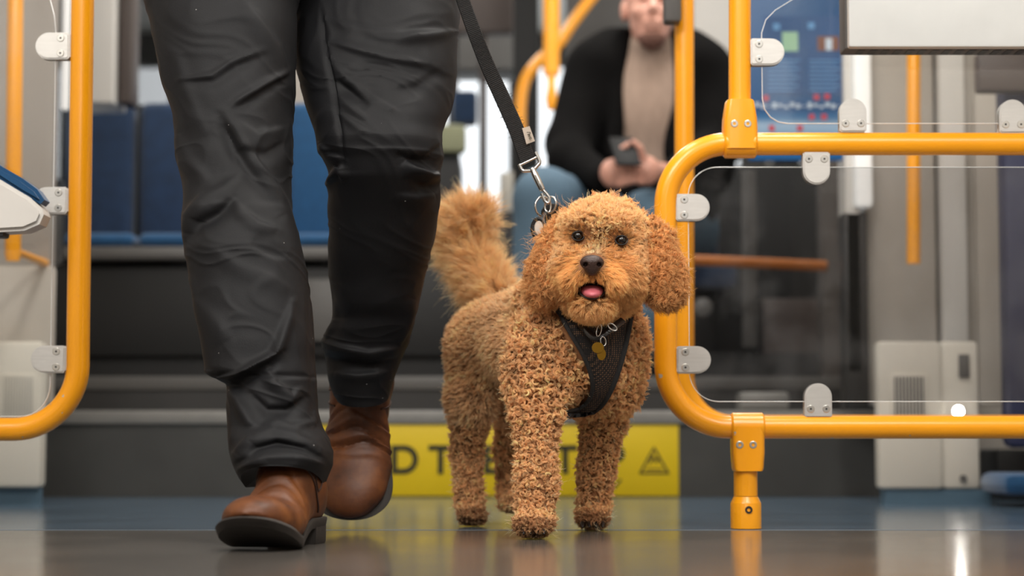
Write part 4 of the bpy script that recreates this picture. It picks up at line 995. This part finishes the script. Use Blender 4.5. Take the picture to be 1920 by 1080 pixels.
# ---------------- fur: curled locks grown as real strands
def sample(me, n, off=None):
    off = np.array(dg_.location)
    me.calc_loop_triangles(); nt = len(me.loop_triangles); tri = np.empty(nt*3, np.int32); me.loop_triangles.foreach_get('vertices', tri); tri = tri.reshape(-1, 3)
    c = np.empty(len(me.vertices)*3); me.vertices.foreach_get('co', c); c = c.reshape(-1, 3); nn = np.empty(len(me.vertices)*3); me.vertices.foreach_get('normal', nn); nn = nn.reshape(-1, 3)
    a, b, d = c[tri[:, 0]], c[tri[:, 1]], c[tri[:, 2]]; ar = np.linalg.norm(np.cross(b-a, d-a), axis=1); idx = RNG.choice(nt, n, p=ar/ar.sum())
    u, v = RNG.random(n), RNG.random(n); f = u+v > 1; u[f] = 1-u[f]; v[f] = 1-v[f]; w_ = 1-u-v
    g = lambda X: X[tri[idx, 0]]*w_[:, None]+X[tri[idx, 1]]*u[:, None]+X[tri[idx, 2]]*v[:, None]
    N = g(nn); N /= np.linalg.norm(N, axis=1)[:, None]+1e-9
    return g(c)+off, N, ar.sum()/2
def nrm(v): return v/(np.linalg.norm(v, axis=-1, keepdims=True)+1e-9)
class Fur:
    def __init__(s): s.P = []; s.Cc = []; s.R = []; s.sz = []
    def add(s, p, n, d, Ln, cr, turns, m, spread, colr, K=10, rad=.0003, droop=0.0, tight=.45, jit=.35, flatr=1.0):
        """p,n,d (N,3); Ln,cr,turns,spread scalars or (N,); colr (N,3)"""
        N = len(p)
        if N == 0: return
        A = lambda q: np.broadcast_to(np.asarray(q, float), (N,)).copy()
        Ln, cr, turns, spread, droop = map(A, (Ln, cr, turns, spread, droop))
        d = nrm(d); r = nrm(RNG.normal(size=(N, 3))); u = nrm(np.cross(d, r)); v = np.cross(d, u)
        ph = RNG.random(N)*2*PI; hand = np.where(RNG.random(N) < .5, 1, -1)
        t = np.linspace(0, 1, K)[None, None, :]
        o = RNG.normal(size=(N, m, 3)); o -= (o*n[:, None]).sum(-1, keepdims=True)*n[:, None]; o *= spread[:, None, None]*.6
        lj = Ln[:, None]*(1+RNG.normal(size=(N, m))*.13); pj = ph[:, None]+RNG.normal(size=(N, m))*jit; cj = cr[:, None]*(1+RNG.normal(size=(N, m))*.18)
        a = pj[..., None]+hand[:, None, None]*turns[:, None, None]*2*PI*t
        ramp = np.minimum(1, t*3.0)*(1-.15*t)
        X = p[:, None, None, :]+o[:, :, None, :]*(1-(1-tight)*t[..., None])+d[:, None, None, :]*(lj[..., None]*t)[..., None]
        X = X+(cj[..., None]*ramp*np.cos(a))[..., None]*u[:, None, None, :]+(cj[..., None]*ramp*np.sin(a)*flatr)[..., None]*v[:, None, None, :]
        X[..., 2] -= droop[:, None, None]*t**2
        X -= n[:, None, None, :]*.0012*(1-t[..., None])
        sh = (.43+.70*np.clip(t*1.4, 0, 1))*(1+RNG.normal(size=(N, m, 1))*.08)  # dark roots, deepened to paint shade into gaps between curls
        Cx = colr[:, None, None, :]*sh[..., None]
        rr__ = rad*(1.05-.6*t**3)*np.ones((N, m, 1))
        s.P.append(X.reshape(-1, 3).astype(np.float32)); s.Cc.append(Cx.reshape(-1, 3).astype(np.float32)); s.R.append(rr__.reshape(-1).astype(np.float32)); s.sz += [K]*(N*m)
    def build(s, name, m_, parent):
        cv = bpy.data.hair_curves.new(name); cv.add_curves(s.sz)
        X = np.concatenate(s.P); root = parent; loc = Vector()
        while root is not None: loc += root.location; root = root.parent
        X = X-np.array(loc, np.float32)
        X[:, 2] = np.maximum(X[:, 2], .0012-loc.z)
        cv.attributes['position'].data.foreach_set('vector', X.ravel())
        at = cv.attributes.get('radius') or cv.attributes.new('radius', 'FLOAT', 'POINT'); at.data.foreach_set('value', np.concatenate(s.R))
        Cc = np.concatenate(s.Cc); Cc = np.concatenate([np.clip(Cc, 0, 1), np.ones((len(Cc), 1), np.float32)], 1)
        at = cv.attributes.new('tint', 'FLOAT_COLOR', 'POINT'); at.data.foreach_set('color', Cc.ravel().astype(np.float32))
        cv.materials.append(m_); o = bpy.data.objects.new(name, cv); COL.objects.link(o); o.parent = parent; return o
FURM = bpy.data.materials.new('apricot_fur'); FURM.use_nodes = True
def furm():
    n = FURM.node_tree.nodes; L = FURM.node_tree.links; b = n['Principled BSDF']
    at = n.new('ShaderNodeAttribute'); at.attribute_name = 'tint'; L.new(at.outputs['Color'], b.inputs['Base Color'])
    b.inputs['Roughness'].default_value = .55; b.inputs['Specular IOR Level'].default_value = .35
    tl = n.new('ShaderNodeBsdfTranslucent'); L.new(at.outputs['Color'], tl.inputs[0]); mx = n.new('ShaderNodeMixShader'); mx.inputs[0].default_value = .3
    L.new(b.outputs[0], mx.inputs[1]); L.new(tl.outputs[0], mx.inputs[2]); L.new(mx.outputs[0], n['Material Output'].inputs[0])
furm()
lin = lambda r, g, b: np.array(srgb(r, g, b)[:3])
C_LEG, C_BODY, C_HEAD, C_MUZ, C_EAR, C_PAW, C_TAIL, C_PALE = lin(240, 192, 140), lin(240, 198, 150), lin(246, 203, 150), lin(240, 182, 112), lin(227, 173, 114), lin(170, 124, 86), lin(244, 204, 154), lin(252, 222, 180)
HEADC = PX(1125, 490, 2.98)
HBV = [Vector(p) for p in HPTS]
from mathutils.kdtree import KDTree
kd = KDTree(len(HBV))
for i, v in enumerate(HBV): kd.insert(v, i)
for i, v in enumerate(cp_ + sp): kd.insert if 0 else None
kd.balance()
NS = 56000
p, n, area_ = sample(dme, NS)
px, py = toPx(p)
fc = n[:, 1] < .1                                            # faces the front half
dh = np.array([kd.find(Vector(q_))[2] for q_ in p])
near_front = p[:, 1] < 3.02
head = (((p-HEADC)/np.array([.085, .14, .085]))**2).sum(1) < 1.25
head &= p[:, 2] > P(0, 606, 2.99).z
def inel(cx, cy, rx, ry): return ((px-cx)/rx)**2+((py-cy)/ry)**2 < 1
hf = head & (p[:, 1] < 3.0)
ban = hf & (inel(1084, 444, 12.5, 9.5) | inel(1165, 452, 12.5, 9.5) | inel(1110, 493, 22, 17) | inel(1110, 541, 28, 20))
ban |= (dh < .0138) & (~head)
keep = (~ban) & (fc | (RNG.random(NS) < .4))
leg = (p[:, 2] < P(0, 790, 3.1).z) & ~head
muz = hf & (((px-1118)/84)**2+((py-530)/66)**2 < 1) & (py > 470)
eyez = hf & (inel(1084, 446, 30, 26) | inel(1165, 454, 30, 26))
muz &= ~eyez
browz = hf & ~muz & ~eyez & (((px-1125)/62)**2+((py-452)/30)**2 < 1)
rear = (~head) & (~leg) & (p[:, 1] > 3.16)
lowpaw = p[:, 2] < .028
chest = ~(head | leg | rear)
fur = Fur(); down = np.array([0, 0, -1.0])
def tint(c, k, N, lo=.12): 
    return np.clip(c[None]*(1+RNG.normal(size=(N, 1))*lo)*np.array([1, 1, 1])+0, 0, 1)
from mathutils import noise as _ns
patch = np.array([_ns.noise(Vector(q_)*22) for q_ in p])
def region(mask, frac, fn):
    i = np.where(mask & keep & (RNG.random(NS) < frac))[0]
    if len(i): fn(i)
rnd = lambda i, s_=1.0: RNG.normal(size=(len(i), 3))*s_
def curls(i, c, L=.0105, cr=.0023, m=8, spread=.0022, turns=1.25, lay=.75, rad=.00026, dn=.4):
    col_l = tint(c, 0, len(i), .15)*(1+.18*patch[i])[:, None]
    d = n[i]*1.0+rnd(i, lay)+down*dn; dd = (d*n[i]).sum(1, keepdims=True); d = d-n[i]*np.minimum(dd-.45, 0)
    fur.add(p[i], n[i], d, L*(1+RNG.normal(size=len(i))*.15), cr, turns, m, spread, col_l, K=11, rad=rad, jit=.28)
region(leg & ~lowpaw, .42, lambda i: curls(i, C_LEG, .0095, .0030, 11, .0013, 1.3))
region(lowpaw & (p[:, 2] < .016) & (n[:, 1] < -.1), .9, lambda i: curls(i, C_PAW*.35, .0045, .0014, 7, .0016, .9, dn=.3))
region(lowpaw & ~((p[:, 2] < .016) & (n[:, 1] < -.1)), .7, lambda i: curls(i, C_PAW, .007, .0018, 8, .0018, 1.1, dn=.2))
region(chest, .34, lambda i: curls(i, C_LEG, .0125, .0037, 14, .0015, 1.25))
region(chest | leg, .35, lambda i: fur.add(p[i], n[i], n[i]+rnd(i, .5), .007, .0012, 1, 5, .003, tint(C_LEG*.75, 0, len(i)), K=6, rad=.0003))
def backfur(i):
    d = n[i]*.55+rnd(i, .28)+np.array([-.35, .55, -.25]); dd = (d*n[i]).sum(1, keepdims=True); d = d-n[i]*np.minimum(dd-.3, 0)
    fur.add(p[i], n[i], d, .013, .0012, .8, 8, .0028, tint(C_BODY, 0, len(i), .1)*(1+.2*patch[i])[:, None], K=8, rad=.00024, jit=.6)
region(rear, .75, backfur)
def nvec(q_, sc): return np.array([list(_ns.noise_vector(Vector(v)*sc)) for v in q_])
def skull(i):
    d = n[i]*.62+nvec(p[i], 75)*1.5+rnd(i, .12); dd = (d*n[i]).sum(1, keepdims=True); d = d-n[i]*np.minimum(dd-.35, 0)
    fur.add(p[i], n[i], d, .0082*(1+RNG.normal(size=len(i))*.1), .0016, .95, 12, .0026, tint(C_HEAD, 0, len(i), .08)*(1+.15*patch[i])[:, None], K=10, rad=.0002, jit=.5, tight=.8)
region(head & ~muz & ~browz & ~eyez, .9, skull)
def eyef(i):
    ec = np.where((px[i] < 1125)[:, None], PX(1084, 444, 2.92), PX(1165, 452, 2.92)); o2 = nrm(p[i]-ec)
    dist = np.minimum(np.hypot(px[i]-1084, py[i]-444), np.hypot(px[i]-1165, py[i]-452)); f_ = np.clip((dist-12)/16, 0, 1)[:, None]
    d = nrm(o2*.8+n[i]*.75+rnd(i, .16)+nvec(p[i], 80)*.4); dd = (d*n[i]).sum(1, keepdims=True); d = d-n[i]*np.minimum(dd-.5, 0)
    fur.add(p[i], n[i], d, .0065+.0035*f_[:, 0], .0009, .7, 12, .0022, ((C_MUZ*.8)[None]*(1-f_)+C_HEAD[None]*f_)*(1+RNG.normal(size=(len(i), 1))*.08), K=8, rad=.00019, tight=.8)
region(eyez, 1.0, eyef)
region(browz, 1.0, lambda i: fur.add(p[i], n[i], n[i]*.8+rnd(i, .14)+np.array([0, 0, .45])+nvec(p[i], 70)*.3, .0080, .0009, .7, 11, .0020, tint(C_PALE, 0, len(i), .08), K=7, rad=.0002))
def muzf(i):
    out_ = nrm(p[i]-PX(1110, 492, 2.87)); d = n[i]*.4+out_*.9+down*.35+rnd(i, .16)
    dist = np.hypot(px[i]-1110, py[i]-500)
    L = np.clip(.0045+dist*.00022, .0045, .015); ctr = np.exp(-((px[i]-1110)/16)**2)*(py[i] < 490)
    L = L*(1-.35*ctr); d = d+nvec(p[i], 60)*.55; dd = (nrm(d)*n[i]).sum(1, keepdims=True); d = nrm(d)-n[i]*np.minimum(dd-.38, 0)
    L = np.where((np.abs(px[i]-1110) < 26) & (py[i] > 510) & (py[i] < 540), .006, L)
    c = C_MUZ[None]*(1-ctr[:, None])+C_PALE[None]*ctr[:, None]
    far_ = np.clip((dist-30)/40, 0, 1)[:, None]; c = c*(1-far_*.5)+C_HEAD[None]*far_*.5
    fur.add(p[i], n[i], d, L, .0008+.0009*far_[:, 0], .7+.4*far_[:, 0], 14, .0026, c*(1+RNG.normal(size=(len(i), 1))*.09)*(1+.18*patch[i])[:, None], K=10, rad=.00017, tight=.85, jit=.8, droop=.0015)
region(muz, 1.0, muzf)
def brow_tuft(i): fur.add(p[i], n[i], n[i]+rnd(i, .3)+np.array([0, 0, .25]), .012, .0022, 1.1, 9, .002, tint(C_HEAD, 0, len(i)), K=10, rad=.00022)
region(hf & (((px-1125)/70)**2+((py-412)/12)**2 < 1), .5, brow_tuft)
# stray flyaways along the whole outline
region(~head, .03, lambda i: fur.add(p[i], n[i], n[i]+rnd(i, .4), .018, .002, 1, 2, .002, tint(C_PALE, 0, len(i)), K=9, rad=.00014))
region(head & ~muz & ~eyez, .05, lambda i: fur.add(p[i], n[i], n[i]+rnd(i, .4), .016, .0018, 1, 2, .002, tint(C_PALE, 0, len(i)), K=9, rad=.00012))
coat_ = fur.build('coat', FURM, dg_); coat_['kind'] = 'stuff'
def ear_fur(me, side, name):
    eo = obj(name, me, SKIN, dg_); q_, nn, _a = sample(me, 3600); f = Fur(); N = len(q_)
    keep_ = (nn[:, 1] < .35); q_, nn = q_[keep_], nn[keep_]; N = len(q_)
    zz0, zz1 = q_[:, 2].max(), q_[:, 2].min(); tt = (zz0-q_[:, 2])/(zz0-zz1)
    d = nn*.42+down*(1.0-.25*tt)[:, None]+np.array([side*.28, -.1, 0])*tt[:, None]+RNG.normal(size=(N, 3))*.22
    c = C_EAR[None]*(1-.15*tt)[:, None]*(1+RNG.normal(size=(N, 1))*.16)
    f.add(q_, nn, d, .018+.009*tt, .0036, 2.1, 11, .0014, c, K=17, rad=.00022, jit=.2, tight=.5)
    f.add(q_[::3], nn[::3], (nn+RNG.normal(size=(N, 3))*.5+down*.3)[::3], .012, .003, 1.3, 10, .0014, c[::3], K=11, rad=.00021)
    f.add(q_[::14], nn[::14], (nn*.9+RNG.normal(size=(N, 3))*.4+down*.4)[::14], .03, .0025, 1.5, 2, .002, c[::14]*1.2, K=12, rad=.00013)
    o = f.build('ear_fur', FURM, eo); o['kind'] = 'stuff'; return eo
ear_fur(EL, -1, 'ear'); ear_fur(ER, 1, 'ear')
def tail_fur(me):
    to = obj('tail', me, SKIN, dg_); q_, nn, _a = sample(me, 2600); N = len(q_); f = Fur()
    tz = (q_[:, 2]-q_[:, 2].min())/np.ptp(q_[:, 2])
    tip = np.stack([-.35+0*tz, 0*tz, .55+0*tz], 1)
    d = nn*.95+tip+RNG.normal(size=(N, 3))*.38; d[:, 2] += np.where(q_[:, 2] > P(0, 470, 3.5).z, .1, -.25)
    d[:, 0] -= .45*(nn[:, 0] < 0)*(1-tz)
    L = .036*(1+RNG.normal(size=N)*.25)
    f.add(q_, nn, d, L, .0035, .7, 18, .006, C_TAIL[None]*(1+RNG.normal(size=(N, 1))*.1), K=12, rad=.00018, jit=.9, tight=.9, droop=.006)
    f.add(q_[::6], nn[::6], d[::6], L[::6]*1.4, .004, .9, 4, .004, C_PALE[None]*np.ones((len(q_[::6]), 1)), K=12, rad=.00016, droop=.01)
    o = f.build('tail_fur', FURM, to); o['kind'] = 'stuff'
tail_fur(TL)
# paw claws
CL = mat('dark_claw', srgb(30, 22, 18), .35)
for cx, cy, Yc in ((1001, 997, 2.875), (1111, 985, 3.145)):
    for k in range(4):
        x = cx-19+k*12.5; bm = new(); a_ = P(x, cy-4, Yc+.006); a_.z = max(.008, a_.z); tube(bm, [a_, a_+Vector((0, -.008, -.002)), a_+Vector((0, -.012, -.006))], [.0036, .003, .0012], 10); obj('claw', bm, CL, dg_)

# ================================================================== LEASH
lsh = empty('leash', P(990, 300, 3.07), 'black ribbed webbing leash with nickel swivel clip above the dog', 'leash')
LP = [(835, -130, 2.97), (852, -50, 2.98), (868, 0, 2.99), (890, 62, 3.0), (912, 118, 3.02), (940, 180, 3.04), (966, 238, 3.055), (990, 302, 3.07)]
cl_ = catmull([P(*a_) for a_ in LP], 60)
bm = new(); hw = M(15.5, 3.05); th_ = .0018; prev = None; sc_ = []
for i, c in enumerate(cl_):
    t = (cl_[min(i+1, len(cl_)-1)]-cl_[max(i-1, 0)]).normalized(); s__ = Vector((0, 1, 0)).cross(t).normalized(); f_ = t.cross(s__).normalized()
    kk = i/len(cl_); tw = .75+.25*kk; rib = .0005 if i % 3 == 0 else 0
    s__ = (s__*1.0+Vector((0, .35*(1-kk), 0))).normalized()
    ring = [bm.verts.new(c+s__*hw*tw*a_+f_*(th_+rib if abs(a_) < .95 else th_*.6)*b_) for a_, b_ in ((-1, -1), (-.9, -1.25), (0, -1.25), (.9, -1.25), (1, -1), (1, 1), (0, 1.2), (-1, 1))]
    sc_.append((c, s__, f_, tw))
    if prev:
        for k in range(8): bm.faces.new((prev[k], prev[(k+1) % 8], ring[(k+1) % 8], ring[k]))
    else: bm.faces.new(ring)
    prev = ring
bm.faces.new(prev[::-1]); bmesh.ops.recalc_face_normals(bm, faces=bm.faces); obj('webbing', bm, WEB, lsh)
bm = new()
for k in range(60):
    i = int(RNG.integers(len(cl_)*6//10, len(cl_)*9//10)); c, s__, f_, tw = sc_[i]; sd = 1 if RNG.random() < .7 else -1
    a_ = c+s__*hw*tw*sd; v = (s__*sd+Vector(RNG.normal(size=3)*.7)).normalized()*(.002+.004*RNG.random()); tube(bm, [a_, a_+v*.6+Vector((0, 0, .001)), a_+v], [.0002]*3, 4)
fz = obj('frayed_edge', bm, WEB, lsh); fz['kind'] = 'stuff'
# sewn tag
tg = [P(979, 241, 3.053), P(993, 237, 3.053), P(1003, 265, 3.06), P(987, 271, 3.06)]
bm = new(); A_ = [bm.verts.new(v+Vector((0, -.003, 0))) for v in tg]; B_ = [bm.verts.new(v+Vector((0, -.0022, 0))) for v in tg]; bm.faces.new(A_); bm.faces.new(B_[::-1])
for i in range(4): bm.faces.new((A_[i], B_[i], B_[(i+1) % 4], A_[(i+1) % 4]))
bmesh.ops.recalc_face_normals(bm, faces=bm.faces)
tgo = obj('sewn_label', bm, mat('cream_label_cloth', srgb(205, 192, 178), .8, 0, .05, 50), lsh, smooth=False)
text('Vive', 'lettering', .0088, P(989, 254, 3.0525)+Vector((.0005, 0, 0)), (PI/2, R(66), 0), INK, tgo, .0003)
# swivel
u_ = (P(1026, 385, 3.07)-P(990, 310, 3.07)).normalized(); s_v = Vector((0, 1, 0)).cross(u_).normalized()
if s_v.x < 0: s_v = -s_v
o_ = P(991, 302, 3.068); mm = lambda v: M(v, 3.07)
bm = new(); tube(bm, elbow_path([o_-s_v*mm(19)-u_*mm(2), o_-s_v*mm(19)+u_*mm(12), o_+u_*mm(20), o_+s_v*mm(19)+u_*mm(12), o_+s_v*mm(19)-u_*mm(10)], mm(6), 6), mm(3.4), 12)
tube(bm, [o_-s_v*mm(19), o_+s_v*mm(19)], mm(2.6), 10); obj('swivel_loop', bm, CHR, lsh)
bm = new(); b0 = o_+u_*mm(18); tube(bm, [b0-u_*mm(3), b0, b0+u_*mm(6), b0+u_*mm(8), b0+u_*mm(38), b0+u_*mm(42), b0+u_*mm(44)], [mm(5), mm(6), mm(5.5), mm(6.6), mm(6), mm(5.4), mm(3)], 20); obj('swivel_barrel', bm, CHR, lsh)
bm = new(); tube(bm, [b0+u_*mm(12)+Vector((0, -mm(6), 0)), b0+u_*mm(28)+Vector((0, -mm(6), 0))], mm(1.6), 8); obj('thumb_slide', bm, CHR, lsh)
bm = new(); h0 = b0+u_*mm(40)
tube(bm, catmull([h0, h0+u_*mm(10)+s_v*mm(3), h0+u_*mm(22)+s_v*mm(5), h0+u_*mm(30), h0+u_*mm(24)-s_v*mm(5), h0+u_*mm(8)-s_v*mm(4)], 6), mm(3), 12); obj('hook', bm, CHR, lsh)
for (x, y, r, fx) in ((1018, 387, 17, 1.0), (1032, 384, 14, .9)):
    ringo('ring', P(x, y, 3.075), m3(r), mm(2.0), (0, R(20), R(30 if x < 1025 else -35)), CHR, har, fx, 1.1)
# tracker pod hanging from the harness
tk = empty('tracker_tag', P(1010, 428, 3.06), 'round black ring holder with pale disc hanging from the harness', 'tag')
c = P(1011, 428, 3.06); bm = new(); pts = [c+Vector((m3(12)*math.cos(a), -.004*math.cos(a), m3(18)*math.sin(a))) for a in np.arange(32)*2*PI/32]; tube(bm, pts, m3(4.5), 12, closed=True); obj('holder', bm, BLACK, tk)
bm = new(); lathe(bm, [(0, -.004), (m3(11), -.0035), (m3(13), 0), (m3(11), .0035), (0, .004)], (0, 0, 0), 'y', 28)
for v in bm.verts: v.co.x *= .75; v.co.z *= 1.15
bmesh.ops.translate(bm, verts=bm.verts, vec=c); obj('disc', bm, mat('pale_plastic', srgb(200, 188, 176), .35), tk)
bm = new(); tube(bm, [P(1017, 412, 3.06), P(1024, 400, 3.07)], m3(5), 10); obj('loop', bm, BLACK, tk)

# ================================================================== SEATED MAN
YP = 6.0
mn = empty('person', P(1215, 500, YP)-Vector((0, 0, .45)), 'seated man in dark coat and beige turtleneck looking down at his phone', 'person')
pz = lambda x, y, Y: np.array(P(x, y, Y)); mp = lambda r, Y=6.0: r*Y/F_PX
FACE = mat('skin', srgb(205, 150, 130), .5, 0, .08, 20, .1, 100); HAIRM = mat('short_grey_brown_hair', srgb(98, 82, 72), .8, 0, .2, 80, .8, 200)
COAT = mat('charcoal_wool_coat', srgb(13, 12, 12), .95, 0, .15, 20, .4, 200, spec=.1); KNIT = mat('beige_knit', srgb(168, 144, 128), .9, 0, .08, 60, .6, 160, (1, 1, .3))
JEAN = mat('washed_denim', srgb(82, 106, 124), .85, 0, .12, 12, .4, 200); PHONE = mat('matt_black_case', srgb(12, 12, 13), .6, spec=.15)
def man(name, lo, hi, h, fn, m_, rel=2):
    s_ = SDF(lo, hi, h); fn(s_); me = s_.mesh(name); relax(me, rel); return obj(name, me, m_, mn)
def K(s_, a, b, k=.03): s_.cone(pz(*a[:3]), pz(*b[:3]), mp(a[3]), mp(b[3]), k)
hc = pz(1220, 24, 5.9)
def fhead(s_):
    s_.ell(hc+[0, .02, .045], (mp(46), .098, .10), .02); s_.ell(hc+[0, -.02, -.03], (mp(40), .075, .075), .02)
    s_.ell(hc+[0, -.05, -.085], (mp(24), .035, .035), .02)                       # chin
    s_.cone(hc+[0, -.092, .03], hc+[0, -.122, -.012], .010, .0145, .012)        # nose
    for sx in (-1, 1):
        s_.ell(hc+[sx*.033, -.093, .033], (.017, .012, .011), .01, sub=True); s_.ell(hc+[sx*.032, -.083, .033], (.013, .012, .012), .004)
        s_.ell(hc+[sx*.078, .02, .01], (.012, .022, .033), .01); s_.ell(hc+[sx*.04, -.07, -.01], (.022, .02, .02), .02)
        s_.cone(hc+[sx*.016, -.094, .05], hc+[sx*.05, -.08, .052], .008, .007, .01)
    s_.cone(hc+[-.018, -.094, -.047], hc+[.018, -.094, -.047], .008, .008, .008); s_.cone(hc+[-.02, -.1, -.0545], hc+[.02, -.1, -.0545], .002, .002, .003, sub=True); s_.cone(hc+[-.015, -.09, -.062], hc+[.015, -.09, -.062], .008, .008, .008)
    s_.cone(hc+[0, .03, -.06], pz(1220, 110, 5.98), .055, .06, .02)
man('body', hc-[.13, .18, .3], hc+[.13, .16, .17], .0045, fhead, FACE, 1)
def fhair(s_):
    s_.ell(hc+[0, .035, .062], (mp(48)+.003, .1, .098), .01); s_.ell(hc+[0, -.09, .02], (.064, .06, .07), .02, sub=True)
man('hair', hc-[.13, .15, .1], hc+[.13, .17, .2], .006, fhair, HAIRM)
def beard(s_):
    s_.ell(hc+[0, -.047, -.083], (mp(27), .041, .038), .01); s_.ell(hc+[0, -.1, -.048], (.022, .02, .012), .01, sub=True); s_.ell(hc+[0, 0, .0], (.2, .2, .035), .005, sub=True)
man('stubble_beard', hc-[.1, .13, .15], hc+[.1, .05, 0], .005, beard, mat('stubble', srgb(120, 84, 72), .8, 0, .2, 90, .5, 200))
def fsw(s_):
    K(s_, (1220, 118, 5.97, 44), (1220, 82, 5.93, 39)); s_.ell(pz(1214, 210, 6.0), (mp(72), .12, mp(110)), .04); K(s_, (1214, 160, 6.0, 62), (1214, 300, 6.02, 72))
man('sweater', (.1, 5.75, .7), (.7, 6.25, 1.45), .009, fsw, KNIT)
def fcoat(s_):
    K(s_, (1130, 130, 6.02, 62), (1095, 300, 6.05, 70)); K(s_, (1300, 130, 6.02, 62), (1315, 310, 6.05, 66)); K(s_, (1150, 110, 6.06, 60), (1285, 110, 6.06, 60))
    K(s_, (1215, 200, 6.12, 120), (1215, 300, 6.12, 120))
    K(s_, (1110, 130, 6.05, 52), (1068, 270, 5.92, 44)); K(s_, (1068, 270, 5.92, 44), (1070, 305, 5.82, 40)); K(s_, (1070, 300, 5.84, 40), (1132, 338, 5.62, 30))
    K(s_, (1325, 130, 6.05, 52), (1345, 270, 5.92, 46)); K(s_, (1345, 275, 5.92, 42), (1262, 330, 5.64, 30))
    K(s_, (1150, 380, 6.0, 60), (1290, 380, 6.0, 60))
    s_.cone(pz(1168, 62, 5.97), pz(1150, 290, 5.9), .02, .03, .02); s_.cone(pz(1266, 62, 5.97), pz(1262, 290, 5.9), .02, .03, .02)   # lapels
    s_.cone(pz(1216, 60, 5.86), pz(1206, 150, 5.82), mp(37), mp(45), .01, sub=True); s_.cone(pz(1206, 150, 5.8), pz(1205, 290, 5.78), mp(45), mp(60), .01, sub=True)
man('coat', (.0, 5.5, .6), (.85, 6.4, 1.55), .01, fcoat, COAT)
def fj(s_):
    K(s_, (1150, 420, 6.05, 66), (1022, 372, 5.62, 54)); K(s_, (1022, 375, 5.62, 54), (998, 560, 5.6, 40)); K(s_, (998, 560, 5.6, 40), (1000, 672, 5.64, 34))
    K(s_, (1280, 430, 6.05, 66), (1215, 415, 5.64, 54)); K(s_, (1215, 415, 5.64, 52), (1212, 580, 5.6, 38)); K(s_, (1212, 580, 5.6, 38), (1212, 672, 5.64, 32))
    K(s_, (1150, 430, 6.08, 66), (1280, 430, 6.08, 66))
man('jeans', (-.02, 5.4, .3), (.7, 6.3, 1.05), .01, fj, JEAN)
for x in (1000, 1212):
    c_ = pz(x, 700, 5.63); s_ = SDF(c_-[.1, .22, .12], c_+[.1, .12, .12], .007); c_[2] = z2b+.062
    s_.cone(c_+[0, .04, .01], c_+[0, -.12, -.005], .046, .036, .02); s_.cone(c_+[0, .03, .0], c_+[0, .02, .09], .042, .04, .02)
    me = s_.mesh('shoe'); relax(me, 1); obj('shoe', me, DARKER, mn)
# hands round the phone
def fhands(s_):
    for sd, wx, wy, Yh in ((-1, 1138, 332, 5.6), (1, 1250, 322, 5.62)):
        w0 = pz(wx, wy, Yh); ph_ = pz(1170+sd*12, 300, 5.5); palm = w0*.45+ph_*.55+np.array([0, 0, -.015])
        s_.cone(w0, palm, .024, .030, .012); s_.ell(palm, (.036, .026, .042), .012)
        for f_ in range(4):
            b_ = palm+np.array([-sd*.018, -.016, .022-.019*f_]); k1 = b_+np.array([-sd*(.030-.003*abs(f_-1)), -.017, .006]); k2 = k1+np.array([-sd*.022, .004, .003]); 
            s_.cone(b_, k1, .0095, .0085, .004); s_.cone(k1, k2, .0085, .0072, .003)
        tb = palm+np.array([-sd*.01, -.016, .03]); t1 = tb+np.array([-sd*.012, -.016, .03]); t2 = t1+np.array([-sd*.018, -.004, .016]); s_.cone(tb, t1, .012, .0095, .006); s_.cone(t1, t2, .0095, .008, .003)
hb = pz(1190, 320, 5.55); man('hands', hb-[.17, .14, .12], hb+[.17, .14, .12], .0035, fhands, FACE, 1)
ph = empty('phone', P(1178, 300, 5.5), 'dark smartphone held in the seated man hands', 'phone')
bm = new(); box(bm, -.036, .036, -.004, .004, -.072, .072, .0035); bm.transform(Matrix.Translation(P(1172, 284, 5.5)) @ Euler((R(-50), 0, R(8))).to_matrix().to_4x4()); obj('case', bm, PHONE, ph)
bm = new(); box(bm, -.032, .032, .0041, .0048, -.067, .067, .001); bm.transform(Matrix.Translation(P(1172, 284, 5.5)) @ Euler((R(-50), 0, R(8))).to_matrix().to_4x4()); obj('screen', bm, PHONE, ph)
# the bench under him
ms = empty('bench_seat', (P(1215, 0, 6.1).x, 6.1, ZR), 'dark seat carrying the man in the black coat', 'seat')
zb = P(0, 505, 6.0).z; bm = new(); box(bm, P(1080, 0, 6).x, P(1370, 0, 6).x, 5.85, 6.38, zb-.07, zb, .02); obj('cushion', bm, SEATF, ms)
bm = new(); box(bm, P(1080, 0, 6).x, P(1370, 0, 6).x, 6.4, 6.48, zb-.05, zb+.5, .03); obj('backrest', bm, SEATF, ms)
bm = new(); box(bm, P(1120, 0, 6).x, P(1330, 0, 6).x, 5.95, 6.3, ZR, zb-.06, .01); obj('pedestal', bm, DARKER, ms)
